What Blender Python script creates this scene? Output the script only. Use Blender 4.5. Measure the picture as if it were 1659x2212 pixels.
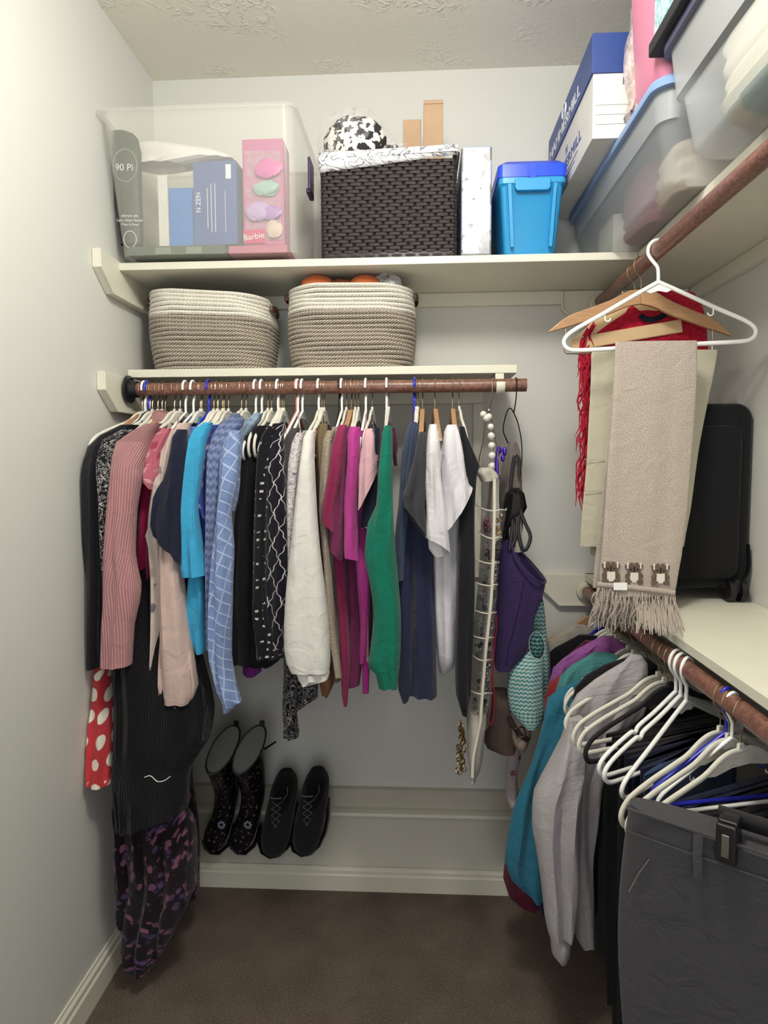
import bpy, bmesh, math, random
import numpy as np
from mathutils import Vector, Matrix
random.seed(7)
S = bpy.context.scene
for o in list(bpy.data.objects): bpy.data.objects.remove(o)
PI = math.pi
# ------------------------------------------------------------------ camera
F = 1416.2; PIT = -.0753; YAW = .054; ROL = -.0052
CP = Vector((.7937, -2.0083, 1.3007))
_fw = Vector((-math.sin(YAW)*math.cos(PIT), math.cos(YAW)*math.cos(PIT), math.sin(PIT)))
_r = Vector((math.cos(YAW), math.sin(YAW), 0)); _u = _r.cross(_fw)
RR = _r*math.cos(ROL)+_u*math.sin(ROL); UU = -_r*math.sin(ROL)+_u*math.cos(ROL)
cam = bpy.data.cameras.new('camera'); camo = bpy.data.objects.new('camera', cam); S.collection.objects.link(camo)
cam.sensor_fit = 'HORIZONTAL'; cam.sensor_width = 36; cam.lens = F/1659*36; cam.clip_start = .02
camo.matrix_world = Matrix(((RR.x, UU.x, -_fw.x, CP.x), (RR.y, UU.y, -_fw.y, CP.y), (RR.z, UU.z, -_fw.z, CP.z), (0, 0, 0, 1)))
S.camera = camo
# ------------------------------------------------------------------ world, lights, exposure
w = bpy.data.worlds.new('world'); S.world = w; w.use_nodes = True
w.node_tree.nodes['Background'].inputs[0].default_value = (.8, .87, 1, 1)
w.node_tree.nodes['Background'].inputs[1].default_value = .35
def area(name, loc, rot, size, power, col, shape='DISK', sy=None):
    l = bpy.data.lights.new(name, 'AREA'); l.shape = shape; l.size = size
    if sy: l.size_y = sy
    l.energy = power; l.color = col
    o = bpy.data.objects.new(name, l); S.collection.objects.link(o); o.location = loc; o.rotation_euler = rot
l_ = bpy.data.lights.new('ceiling_bulb', 'POINT'); l_.energy = 23; l_.color = (1, .965, .905); l_.shadow_soft_size = .11
lo_ = bpy.data.objects.new('ceiling_bulb', l_); S.collection.objects.link(lo_); lo_.location = (.82, -1.28, 2.25)
area('doorway_fill', (.8, -3.3, 1.2), (math.radians(90), 0, 0), 1.1, 10, (.97, .975, 1), 'RECTANGLE', 1.9)  # unseen fill light, added outside the door opening to lift the lower half
S.view_settings.view_transform = 'Standard'; S.view_settings.look = 'None'; S.view_settings.gamma = 1
S.view_settings.use_curve_mapping = False; S.view_settings.exposure = .64

def at(px, py, ax, v):
    """the point where the sight line of a measured pixel meets the real plane axis=v"""
    d = _fw*F+RR*(px-829.5)-UU*(py-1106); t = (v-CP[ax])/d[ax]
    return CP+d*t
def Y(px, py, y): return at(px, py, 1, y)
def X(px, py, x): return at(px, py, 0, x)
def Z(px, py, z): return at(px, py, 2, z)

# ------------------------------------------------------------------ materials
def lin(c):
    if isinstance(c, str): c = [int(c[i:i+2], 16)/255 for i in (0, 2, 4)]
    return tuple((v/12.92 if v <= .04045 else ((v+.055)/1.055)**2.4) for v in c)+(1,)
MATS = {}
class NT:
    def __init__(s, name):
        s.m = bpy.data.materials.new(name); s.m.use_nodes = True; s.t = s.m.node_tree
        s.b = s.t.nodes['Principled BSDF']
    def n(s, typ, **kw):
        nd = s.t.nodes.new(typ)
        for k, v in kw.items():
            if k.startswith('i_'):
                key = k[2:]; key = int(key) if key.isdigit() else key.replace('_', ' ')
                s.set(nd.inputs[key], v)
            else: setattr(nd, k, v)
        return nd
    def set(s, inp, v):
        if hasattr(v, 'is_output') or isinstance(v, bpy.types.NodeSocket): s.t.links.new(v, inp)
        else: inp.default_value = v
    def math(s, op, a, b=0, c=0):
        nd = s.t.nodes.new('ShaderNodeMath'); nd.operation = op
        s.set(nd.inputs[0], a); s.set(nd.inputs[1], b); s.set(nd.inputs[2], c)
        return nd.outputs[0]
    def mix(s, f, a, b):
        nd = s.t.nodes.new('ShaderNodeMix'); nd.data_type = 'RGBA'
        s.set(nd.inputs[0], f); s.set(nd.inputs[6], a); s.set(nd.inputs[7], b)
        return nd.outputs[2]
    def coord(s, kind='Object'): return s.n('ShaderNodeTexCoord').outputs[kind]
    def noise(s, vec, sc, det=3, dist=0):
        nd = s.n('ShaderNodeTexNoise'); s.set(nd.inputs['Vector'], vec); nd.inputs['Scale'].default_value = sc
        nd.inputs['Detail'].default_value = det; nd.inputs['Distortion'].default_value = dist; return nd.outputs[0]
    def voro(s, vec, sc, rnd=1, feat='F1'):
        nd = s.n('ShaderNodeTexVoronoi'); nd.feature = feat; s.set(nd.inputs['Vector'], vec); nd.inputs['Scale'].default_value = sc
        nd.inputs['Randomness'].default_value = rnd; return nd
    def step(s, v, a, b):
        nd = s.n('ShaderNodeMapRange'); nd.inputs[1].default_value = a; nd.inputs[2].default_value = b; s.set(nd.inputs[0], v); return nd.outputs[0]
    def bump(s, h, st, dist=.002):
        nd = s.n('ShaderNodeBump'); nd.inputs['Strength'].default_value = st; nd.inputs['Distance'].default_value = dist
        s.set(nd.inputs['Height'], h); s.t.links.new(nd.outputs[0], s.b.inputs['Normal'])
    def col(s, c): s.set(s.b.inputs['Base Color'], c)
def mat(key, c, rough=.6, metal=0, spec=.5, bump=None, var=.06, alpha=1, coat=0):
    if key in MATS: return MATS[key]
    m = NT(key); v = m.coord(); c = lin(c)
    n = m.noise(v, 14)
    m.col(m.mix(m.step(n, .3, .7), tuple(x*(1-var) for x in c[:3])+(1,), tuple(min(1, x*(1+var)) for x in c[:3])+(1,)))
    m.b.inputs['Roughness'].default_value = rough; m.b.inputs['Metallic'].default_value = metal
    m.b.inputs['Specular IOR Level'].default_value = spec
    if coat: m.b.inputs['Coat Weight'].default_value = coat
    if bump: m.bump(m.noise(v, bump[0], 4), bump[1])
    if alpha < 1:
        m.b.inputs['Alpha'].default_value = alpha
    MATS[key] = m.m; return m.m
def fab(key, c, kind='plain', c2=None, c3=None, sc=1., rough=.92, sheen=.12):
    if key in MATS: return MATS[key]
    m = NT(key); c = lin(c); c2 = lin(c2) if c2 else c; c3 = lin(c3) if c3 else c2
    uv = m.coord('UV'); sep = m.n('ShaderNodeSeparateXYZ'); m.set(sep.inputs[0], uv); u, v = sep.outputs[0], sep.outputs[1]
    cl = m.noise(uv, 22*1, 2); base = m.mix(m.step(cl, .3, .75), tuple(x*.88 for x in c[:3])+(1,), c)
    fine = m.noise(uv, 900, 2); h = fine; st = .25; dist = .0006
    if kind == 'rib':
        s_ = m.math('SINE', m.math('MULTIPLY', u, 2*PI/(.0065*sc))); k = m.step(s_, -1, 1)
        base = m.mix(k, tuple(x*.62 for x in c[:3])+(1,), c); h = k; st = .9; dist = .0015
    elif kind == 'heather':
        base = m.mix(m.step(m.noise(uv, 260*sc, 3), .38, .62), c, c2); st = .5; dist = .001
    elif kind in ('floral', 'bloom'):
        vo = m.voro(uv, 26*sc); ns = m.noise(uv, 120*sc, 3); th = .52 if kind == 'floral' else .74
        d = m.math('ADD', vo.outputs['Distance'], m.math('MULTIPLY', ns, .35 if kind == 'floral' else .6))
        fl = m.step(d, th, th-.06); cs = m.n('ShaderNodeSeparateColor'); m.set(cs.inputs[0], vo.outputs['Color'])
        pet = m.mix(m.step(cs.outputs[0], .45, .55), c2, c3)
        base = m.mix(m.math('MULTIPLY', fl, m.step(cs.outputs[1], .25, .3)), base, pet)
    elif kind == 'dots':
        vo = m.voro(uv, 1/(.052*sc), .22); base = m.mix(m.step(vo.outputs['Distance'], .34, .31), base, c2)
    elif kind == 'lattice':
        p = .034*sc
        wob = m.math('MULTIPLY', m.math('SINE', m.math('MULTIPLY', v, 2*PI/(p*.5))), .0018*sc)
        a = m.math('ADD', m.math('ADD', u, wob), m.math('MULTIPLY', v, .62)); b = m.math('SUBTRACT', m.math('ADD', u, wob), m.math('MULTIPLY', v, .62))
        la = m.step(m.math('ABSOLUTE', m.math('SINE', m.math('MULTIPLY', a, PI/p))), .13, .07)
        lb = m.step(m.math('ABSOLUTE', m.math('SINE', m.math('MULTIPLY', b, PI/p))), .13, .07)
        base = m.mix(m.math('MAXIMUM', la, lb), base, c2)
    elif kind == 'dash':
        a = m.step(m.math('SINE', m.math('MULTIPLY', v, 2*PI/(.026*sc))), .55, .7); b = m.step(m.math('SINE', m.math('MULTIPLY', u, 2*PI/(.03*sc))), .1, .3)
        ns = m.step(m.noise(uv, 30, 2), .5, .54)
        base = m.mix(m.math('MULTIPLY', m.math('MULTIPLY', a, b), ns), base, c2)
    elif kind == 'lines':   # curly line print
        ns = m.noise(uv, 60*sc, 2, 1.5); base = m.mix(m.step(m.math('ABSOLUTE', m.math('SUBTRACT', ns, .5)), .035, .018), base, c2)
    elif kind == 'plaid':
        a = m.step(m.math('SINE', m.math('MULTIPLY', m.math('ADD', u, m.math('MULTIPLY', v, .25)), 2*PI/(.034*sc))), .90, .96)
        b = m.step(m.math('SINE', m.math('MULTIPLY', m.math('SUBTRACT', v, m.math('MULTIPLY', u, .45)), 2*PI/(.026*sc))), .82, .92)
        k = m.math('MAXIMUM', a, b); base = m.mix(k, base, c2); h = k; st = .6; dist = .001
    elif kind == 'cable':
        a = m.math('SINE', m.math('MULTIPLY', u, 2*PI/.016)); b = m.math('SINE', m.math('ADD', m.math('MULTIPLY', v, 2*PI/.02), m.math('MULTIPLY', a, 2.5)))
        k = m.step(m.math('MULTIPLY', a, b), -1, 1); base = m.mix(k, tuple(x*.7 for x in c[:3])+(1,), c2); h = k; st = .8; dist = .002
    elif kind == 'scallop':
        a = m.math('SINE', m.math('MULTIPLY', m.math('ADD', v, m.math('MULTIPLY', m.math('ABSOLUTE', m.math('SINE', m.math('MULTIPLY', u, PI/(.011*sc)))), .004*sc)), 2*PI/(.0105*sc)))
        k = m.step(a, -.15, .15); base = m.mix(k, c, c2); h = k; st = .7; dist = .001
    elif kind == 'rope':
        a = m.math('SINE', m.math('ADD', m.math('MULTIPLY', u, 2*PI/.007), m.math('MULTIPLY', v, 2*PI/.009)))
        ns = m.noise(uv, 420, 2); k = m.step(m.math('ADD', m.math('MULTIPLY', a, .22), ns), .38, .68)
        base = m.mix(k, c, c2); h = a; st = .5; dist = .001
    elif kind == 'denim':
        base = m.mix(m.step(m.noise(uv, 500, 2), .3, .7), c, c2)
    m.col(base); m.b.inputs['Roughness'].default_value = rough; m.b.inputs['Specular IOR Level'].default_value = .2
    m.b.inputs['Sheen Weight'].default_value = sheen
    b1 = m.n('ShaderNodeBump'); b1.inputs['Strength'].default_value = .5; b1.inputs['Distance'].default_value = .007
    m.set(b1.inputs['Height'], m.noise(uv, 24, 3, 1.)); m.bump(h, st, dist); b2 = m.b.inputs['Normal'].links[0].from_node; m.t.links.new(b1.outputs[0], b2.inputs['Normal'])
    MATS[key] = m.m; return m.m
def clear(key, c, a, rough=.35, tint_noise=0):
    """frosted or clear plastic: part of the light passes straight through"""
    if key in MATS: return MATS[key]
    m = NT(key); m.col(lin(c)); m.b.inputs['Roughness'].default_value = rough
    tr = m.n('ShaderNodeBsdfTransparent'); mx = m.n('ShaderNodeMixShader')
    mx.inputs[0].default_value = a; m.t.links.new(tr.outputs[0], mx.inputs[1]); m.t.links.new(m.b.outputs[0], mx.inputs[2])
    if tint_noise:
        n = m.noise(m.coord(), 30, 4, 1.5); m.set(mx.inputs[0], m.math('ADD', m.math('MULTIPLY', m.step(n, .45, .65), tint_noise), a))
        m.bump(n, .8, .01)
    m.t.links.new(mx.outputs[0], m.t.nodes['Material Output'].inputs[0]); MATS[key] = m.m; return m.m

# ------------------------------------------------------------------ mesh helpers
class MB:
    def __init__(s): s.v = []; s.f = []; s.uv = []; s.mi = []
    def add(s, vs, fs, uvs=None, mi=0):
        k = len(s.v); s.v += [tuple(p) for p in vs]
        for i, f in enumerate(fs):
            s.f.append([k+j for j in f]); s.uv.append(uvs[i] if uvs else [(vs[j][0]+vs[j][1], vs[j][2]) for j in f]); s.mi.append(mi)
        return s
    def box(s, a, b, M=None, mi=0):
        (x0, y0, z0), (x1, y1, z1) = a, b
        vs = [Vector(p) for p in ((x0, y0, z0), (x1, y0, z0), (x1, y1, z0), (x0, y1, z0), (x0, y0, z1), (x1, y0, z1), (x1, y1, z1), (x0, y1, z1))]
        if M: vs = [M @ p for p in vs]
        return s.add(vs, [(3, 2, 1, 0), (4, 5, 6, 7), (0, 1, 5, 4), (1, 2, 6, 5), (2, 3, 7, 6), (3, 0, 4, 7)], mi=mi)
    def loft(s, rings, cap=(True, True), closed=True, mi=0):
        n = len(rings[0]); vs = [p for r in rings for p in r]; fs = []; uvs = []
        m = n if closed else n-1; vv = 0
        us = [[0] for _ in rings]
        for r, ring in enumerate(rings):
            for i in range(m): us[r].append(us[r][-1]+(Vector(ring[(i+1) % n])-Vector(ring[i])).length)
        for r in range(len(rings)-1):
            dv = sum((Vector(rings[r+1][i])-Vector(rings[r][i])).length for i in (0, n//3, n//2))/3
            for i in range(m):
                j = (i+1) % n; fs.append((r*n+i, r*n+j, (r+1)*n+j, (r+1)*n+i))
                uvs.append([(us[r][i], vv), (us[r][i+1], vv), (us[r+1][i+1], vv+dv), (us[r+1][i], vv+dv)])
            vv += dv
        if closed and cap[0]: fs.append(tuple(range(n-1, -1, -1))); uvs.append([(rings[0][i][0], rings[0][i][1]) for i in range(n-1, -1, -1)])
        if closed and cap[1]: k = (len(rings)-1)*n; fs.append(tuple(k+i for i in range(n))); uvs.append([(rings[-1][i][0], rings[-1][i][1]) for i in range(n)])
        return s.add(vs, fs, uvs, mi)
    def tube(s, path, r, n=8, cap=True, mi=0, flat=None):
        P = [Vector(p) for p in path]; rings = []; T = [(P[min(i+1, len(P)-1)]-P[max(i-1, 0)]).normalized() for i in range(len(P))]
        a = T[0].orthogonal().normalized() if flat is None else Vector(flat)
        for i, p in enumerate(P):
            a = (a-T[i]*a.dot(T[i])); a = a.normalized() if a.length > 1e-5 else T[i].orthogonal().normalized(); b = T[i].cross(a)
            rr = r[i] if isinstance(r, (list, tuple)) else r
            ra, rb = rr if isinstance(rr, (list, tuple)) else (rr, rr)
            rings.append([p+a*(math.cos(t)*ra)+b*(math.sin(t)*rb) for t in (2*PI*k/n for k in range(n))])
        return s.loft(rings, (cap, cap), mi=mi)
    def prism(s, poly, axis, a, b, mi=0):
        def mk(p, h): q = list(p); q.insert(axis, h); return Vector(q)
        n = len(poly); vs = [mk(p, a) for p in poly]+[mk(p, b) for p in poly]
        fs = [tuple(range(n-1, -1, -1)), tuple(range(n, 2*n))]+[(i, (i+1) % n, n+(i+1) % n, n+i) for i in range(n)]
        return s.add(vs, fs, mi=mi)
    def lathe(s, prof, c, axis=2, n=24, mi=0):
        rings = []
        for r, h in prof:
            ring = []
            for k in range(n):
                t = 2*PI*k/n; q = [r*math.cos(t), r*math.sin(t)]; q.insert(axis, h); ring.append(Vector(q)+Vector(c))
            rings.append(ring)
        return s.loft(rings, mi=mi)
    def sphere(s, c, r, n=10, sz=(1, 1, 1), mi=0):
        rings = []
        for i in range(1, n//2+1):
            t = PI*i/(n//2+1); rings.append([Vector(c)+Vector((math.sin(t)*math.cos(2*PI*k/n)*r*sz[0], math.sin(t)*math.sin(2*PI*k/n)*r*sz[1], math.cos(t)*r*sz[2])) for k in range(n)])
        top = [Vector(c)+Vector((0, 0, r*sz[2]))+(p-Vector(c))*.02 for p in rings[0]]; bot = [Vector(c)-Vector((0, 0, r*sz[2]))+(p-Vector(c))*.02 for p in rings[-1]]
        return s.loft([top]+rings+[bot], mi=mi)
def link(name, data, parent=None, loc=None, **tags):
    o = bpy.data.objects.new(name, data); S.collection.objects.link(o)
    if parent: o.parent = parent
    if loc is not None: o.location = loc
    for k, v in tags.items():
        if v is not None: o[k] = v
    return o
def obj(name, mb, m, parent=None, smooth=True, bevel=0, label=None, cat=None, group=None, kind=None, origin=None, solid=0, sub=0):
    me = bpy.data.meshes.new(name); vs = mb.v
    if parent is not None:
        off = parent.location if parent.parent is None else parent.location+parent.parent.location
        vs = [(a-off.x, b-off.y, c-off.z) for a, b, c in vs]
    elif origin is None and kind != 'structure' and label and vs:
        A = np.array(vs); origin = ((A[:, 0].min()+A[:, 0].max())/2, (A[:, 1].min()+A[:, 1].max())/2, A[:, 2].min())
    if origin is not None and parent is None: vs = [(a-origin[0], b-origin[1], c-origin[2]) for a, b, c in vs]
    me.from_pydata(vs, [], mb.f); ul = me.uv_layers.new(name='uv')
    ul.data.foreach_set('uv', [c for u in mb.uv for p in u for c in p])
    for mm in (m if isinstance(m, (list, tuple)) else [m]): me.materials.append(mm)
    me.polygons.foreach_set('material_index', mb.mi)
    if smooth: me.polygons.foreach_set('use_smooth', [True]*len(me.polygons))
    me.update()
    o = link(name, me, parent, origin if parent is None else None, label=label, category=cat, group=group, kind=kind)
    bm = bmesh.new(); bm.from_mesh(me); bmesh.ops.recalc_face_normals(bm, faces=bm.faces); bm.to_mesh(me); bm.free()
    if smooth:
        me.set_sharp_from_angle(angle=math.radians(48))
    if solid: q = o.modifiers.new('s', 'SOLIDIFY'); q.thickness = solid; q.offset = 0
    if bevel: q = o.modifiers.new('b', 'BEVEL'); q.width = bevel; q.segments = 3; q.limit_method = 'ANGLE'; q.angle_limit = math.radians(40)
    if sub: q = o.modifiers.new('u', 'SUBSURF'); q.levels = q.render_levels = sub
    return o
def thing(name, label, cat, loc=(0, 0, 0), group=None):
    return link(name, None, None, Vector(loc), label=label, category=cat, group=group)
def copy_tree(o, parent=None):
    c = o.copy(); S.collection.objects.link(c)
    if parent: c.parent = parent
    for ch in list(o.children): copy_tree(ch, c)
    return c
def struct(name, mb, m, parent=None, **k): return obj(name, mb, m, parent, kind='structure' if parent is None else None, **k)
def text(name, s_, size, m, parent, M, label=None, ext=.0004, wscale=1):
    cu = bpy.data.curves.new('t', 'FONT'); cu.body = s_; cu.size = size; cu.extrude = ext; cu.align_x = 'CENTER'; cu.align_y = 'CENTER'; cu.resolution_u = 3
    t = bpy.data.objects.new('t', cu); S.collection.objects.link(t)
    bpy.context.view_layer.update()
    me = bpy.data.meshes.new_from_object(t.evaluated_get(bpy.context.evaluated_depsgraph_get()))
    bpy.data.objects.remove(t); me.name = name
    off = Matrix.Translation(-(parent.location if parent.parent is None else parent.location+parent.parent.location))
    me.transform(off @ M @ Matrix.Diagonal((wscale, 1, 1, 1))); me.materials.clear(); me.materials.append(m)
    return link(name, me, parent, label=label)
def frame(o, ex, ey):
    """matrix: text x axis -> ex, text y axis -> ey, origin o"""
    ex = Vector(ex).normalized(); ey = Vector(ey); ey = (ey-ex*ey.dot(ex)).normalized(); ez = ex.cross(ey)
    return Matrix(((ex.x, ey.x, ez.x, o[0]), (ex.y, ey.y, ez.y, o[1]), (ex.z, ey.z, ez.z, o[2]), (0, 0, 0, 1)))
def crv(pts, n=6):
    """Catmull-Rom through points"""
    P = [np.array(p, float) for p in pts]; P = [2*P[0]-P[1]]+P+[2*P[-1]-P[-2]]; out = []
    for i in range(1, len(P)-2):
        for k in range(n):
            t = k/n; a, b, c, d = P[i-1:i+3]
            out.append(.5*((2*b)+(-a+c)*t+(2*a-5*b+4*c-d)*t*t+(-a+3*b-3*c+d)*t**3))
    out.append(P[-2]); return out
def rrect(cx, cy, hx, hy, r, z, n=5):
    out = []
    for sx, sy, a in ((1, 1, 0), (-1, 1, 90), (-1, -1, 180), (1, -1, 270)):
        for k in range(n):
            t = math.radians(a+90*k/(n-1)); out.append(Vector((cx+sx*(hx-r)+r*math.cos(t), cy+sy*(hy-r)+r*math.sin(t), z)))
    return out

# ================================================================== the room
W = 1.595; H = 2.44; YB = -3.1
m_wall = NT('wall_paint'); m_wall.col(lin('d6d6d0')); m_wall.b.inputs['Roughness'].default_value = .6
m_wall.bump(m_wall.noise(m_wall.coord(), 160, 3), .12, .0012); m_wall = m_wall.m
m_ceil = NT('ceiling_paint'); vv = m_ceil.coord(); m_ceil.col(lin('efebdd')); m_ceil.b.inputs['Roughness'].default_value = .9
big = m_ceil.step(m_ceil.noise(vv, 3.2, 1), .47, .56); vo = m_ceil.voro(vv, 42); vo.inputs['Scale'].default_value = 42
nz = m_ceil.noise(vv, 46, 3, 1.2); m_ceil.bump(m_ceil.math('MULTIPLY', m_ceil.step(nz, .5, .66), m_ceil.math('ADD', big, .06)), .5, .007); m_ceil = m_ceil.m
m_trim = mat('cream_trim_paint', 'dedbcb', .42, bump=(60, .06), var=.02)
m_shelf = mat('shelf_paint', 'd9d6c6', .45, bump=(60, .06), var=.03)
m_carp = NT('carpet'); vv = m_carp.coord(); a = m_carp.noise(vv, 420, 3); b = m_carp.noise(vv, 9, 3)
m_carp.col(m_carp.mix(m_carp.step(m_carp.math('ADD', m_carp.math('MULTIPLY', a, .86), m_carp.math('MULTIPLY', b, .14)), .38, .62), lin('51453f'), lin('958679')))
m_carp.b.inputs['Roughness'].default_value = 1; m_carp.b.inputs['Specular IOR Level'].default_value = .1; m_carp.bump(a, 1, .006); m_carp = m_carp.m
struct('floor', MB().box((-.1, YB-.1, -.08), (W+.1, .1, 0)), m_carp, smooth=False)
struct('ceiling', MB().box((-.1, YB-.1, H), (W+.1, .1, H+.08)), m_ceil, smooth=False)
struct('wall_left', MB().box((-.1, YB-.1, 0), (0, .1, H)), m_wall, smooth=False)
struct('wall_right', MB().box((W, YB-.1, 0), (W+.1, .1, H)), m_wall, smooth=False)
struct('wall_back', MB().box((0, 0, 0), (W, .1, H)), m_wall, smooth=False)
fr = MB().box((0, YB-.1, 0), (.38, YB, H)).box((1.2, YB-.1, 0), (W, YB, H)).box((.38, YB-.1, 2.05), (1.2, YB, H))
struct('wall_front', fr, m_wall, smooth=False)
def base_prof(t=.014, h=.088): return [(0, 0), (t, 0), (t, h*.66), (t*.72, h*.72), (t*.72, h*.86), (t*.35, h*.93), (t*.3, h), (0, h)]
SY = -.10   # foot of the sloping shoe board
struct('baseboard_left', MB().prism([(p[0], p[1]) for p in base_prof()], 1, YB, -.005), m_trim, smooth=False)
def yz(pts, x0, x1, mb=None): return (mb or MB()).prism(pts, 0, x0, x1)
struct('baseboard_back', yz([(SY-p[0], p[1]) for p in base_prof(.014, .072)], .0, W), m_trim, smooth=False)
struct('baseboard_right', MB().prism([(W-p[0], p[1]) for p in base_prof()], 1, YB, SY), m_trim, smooth=False)
# sloping shoe board: top strip flat on the wall, heel strip, board leaning out to the baseboard
m_board = mat('shoe_board_paint', 'c3bfb1', .5, bump=(50, .05), var=.02)
struct('trim_1', yz([(0, .215), (-.016, .215), (-.016, .272), (0, .275)], 0, W), m_board, smooth=False)
struct('trim_2', yz([(0, .19), (-.047, .197), (-.05, .203), (-.046, .210), (-.03, .214), (0, .216)], 0, W), m_trim, smooth=False)
struct('trim_3', yz([(0, .198), (-.03, .198), (SY, .07), (SY, 0), (0, 0)], 0.002, W-.002), m_board, smooth=False)

# ---- shelves (things), cleats (structure trim)
ZU = 1.820; ZM = 1.5504; ZL = .961
def shelf(name, label, a, b):
    return obj(name, MB().box(a, b), m_shelf, smooth=False, bevel=.0015, label=label, cat='shelf')
shelf('wall_shelf', 'long cream painted top shelf on the back wall under the plastic bin and wicker basket', (.001, -.305, ZU-.019), (W-.258, -.001, ZU))
shelf('wall_shelf', 'cream painted top shelf along the right wall, above the wooden closet rod', (W-.257, -1.95, ZU-.019), (W-.001, -.001, ZU))
shelf('wall_shelf', 'short cream middle shelf carrying the two rope baskets', (.02, -.281, ZM-.021), (1.046, -.001, ZM))
shelf('wall_shelf', 'low cream shelf on the right carrying the black suitcase', (W-.302, -1.95, ZL-.019), (W-.001, -.001, ZL))
def bracket_board(n, z, poly, lbl=None):
    mb = MB().prism(poly, 0, .0005, .019); struct(n, mb, m_trim, smooth=False, bevel=.002)
    # routed edge line just inside the lower edges
    c = MB(); pts = poly[1:4] if False else poly
def side_cleat(n, zt):
    zb = zt-.094
    poly = [(-.001, zt), (-.415, zt), (-.415, zt-.045), (-.352, zb), (-.001, zb)]
    struct(n, MB().prism(poly, 0, .0005, .018), m_trim, smooth=False, bevel=.002)
    q = [(-.415, zt-.001), (-.415, zt-.045), (-.352, zb), (-.002, zb)]
    ins = [(-.405, zt-.001), (-.405, zt-.042), (-.349, zb+.010), (-.002, zb+.010)]
    mb = MB()
    for i in range(3): mb.add([Vector((.0185, *q[i])), Vector((.0185, *q[i+1])), Vector((.0185, *ins[i+1])), Vector((.0185, *ins[i])), Vector((.0235, *q[i])), Vector((.0235, *q[i+1])), Vector((.0235, *ins[i+1])), Vector((.0235, *ins[i]))], [(0, 1, 2, 3), (4, 7, 6, 5), (0, 4, 5, 1), (1, 5, 6, 2), (2, 6, 7, 3), (3, 7, 4, 0)])
    return mb
struct('trim_4', side_cleat('trim_5', ZU+.004), m_trim, smooth=False)
struct('trim_6', side_cleat('trim_7', ZM-.022), m_trim, smooth=False)
struct('trim_8', MB().box((.019, -.018, ZU-.058), (1.21, -.0005, ZU-.0195)), m_trim, smooth=False, bevel=.0015)
struct('trim_9', MB().box((W-.018, -1.95, ZU-.058), (W-.0005, -.019, ZU-.0195)), m_trim, smooth=False, bevel=.0015)
struct('trim_10', MB().box((.019, -.018, ZM-.075), (.985, -.0005, ZM-.0215)), m_trim, smooth=False, bevel=.0015)
struct('wall_shadow_edge', MB().box((.955, -.018, .95), (.985, -.0005, ZM-.0755)), m_trim, smooth=False, bevel=.0015)  # upright strip added in place of a shadow edge on the wall
def rod_plate(n, x0, zt):
    poly = [(x0, zt), (W-.019, zt), (W-.019, zt-.094), (x0+.045, zt-.094), (x0, zt-.05)]
    struct(n, MB().prism(poly, 1, -.018, -.0005), m_trim, smooth=False, bevel=.002)
    struct(n.replace('trim', 'trim')+'_1', MB().tube([(x0, -.019, zt-.002), (x0, -.019, zt-.05), (x0+.045, -.019, zt-.094), (W-.02, -.019, zt-.094)], .004, 6), m_trim)
rod_plate('trim_12', 1.213, ZU-.02); rod_plate('trim_13', 1.172, ZL-.0)
# ---- rods
m_rod = NT('stained_wood_rod'); vv = m_rod.coord()
mp = m_rod.n('ShaderNodeMapping'); m_rod.set(mp.inputs[0], vv); mp.inputs['Scale'].default_value = (1, 1, 1)
n1 = m_rod.noise(vv, 60, 5, 2); m_rod.col(m_rod.mix(m_rod.step(n1, .3, .7), lin('5a3a30'), lin('8d6355'))); m_rod.b.inputs['Roughness'].default_value = .33
m_rod.bump(n1, .15, .001); m_rod = m_rod.m
m_cup = mat('cream_rod_socket', 'd8d3c0', .4); m_blk = mat('black_plastic', '141216', .35, var=.02)
ZR = 1.497; RY = -.29; RX = W-.278; ZUR = 1.761; LX = 1.295; ZLR = .912; RAD = .0168
t = thing('closet_rod', 'stained brown closet rod on the back wall full of hangers', 'closet rod', (.03, RY, ZR))
obj('rod', MB().tube([(.028, RY, ZR), (.4, RY, ZR), (.8, RY, ZR), (1.068, RY, ZR)], RAD, 24), m_rod, t)
obj('end_socket', MB().tube([(.0245, RY, ZR), (.03, RY, ZR), (.032, RY, ZR), (.05, RY, ZR)], [.037, .036, .024, .021], 24), m_blk, t, label='black rod socket')
t = thing('closet_rod', 'stained brown closet rod along the upper right wall holding three hangers', 'closet rod', (RX, -.02, ZUR))
obj('rod', MB().tube([(RX, -.02, ZUR), (RX, -.6, ZUR), (RX, -1.2, ZUR), (RX, -1.95, ZUR)], RAD, 24), m_rod, t)
obj('end_socket', MB().tube([(RX, -.0235, ZUR), (RX, -.03, ZUR), (RX, -.032, ZUR), (RX, -.045, ZUR)], [.029, .028, .021, .0205], 24), m_cup, t, label='cream rod socket')
t = thing('closet_rod', 'stained brown closet rod low on the right under the suitcase shelf', 'closet rod', (LX, -.02, ZLR))
obj('rod', MB().tube([(LX, -.02, ZLR), (LX, -.6, ZLR), (LX, -1.2, ZLR), (LX, -1.95, ZLR)], RAD, 24), m_rod, t)
obj('end_socket', MB().tube([(LX, -.0235, ZLR), (LX, -.03, ZLR), (LX, -.032, ZLR), (LX, -.045, ZLR)], [.029, .028, .021, .0205], 24), m_cup, t, label='cream rod socket')
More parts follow.
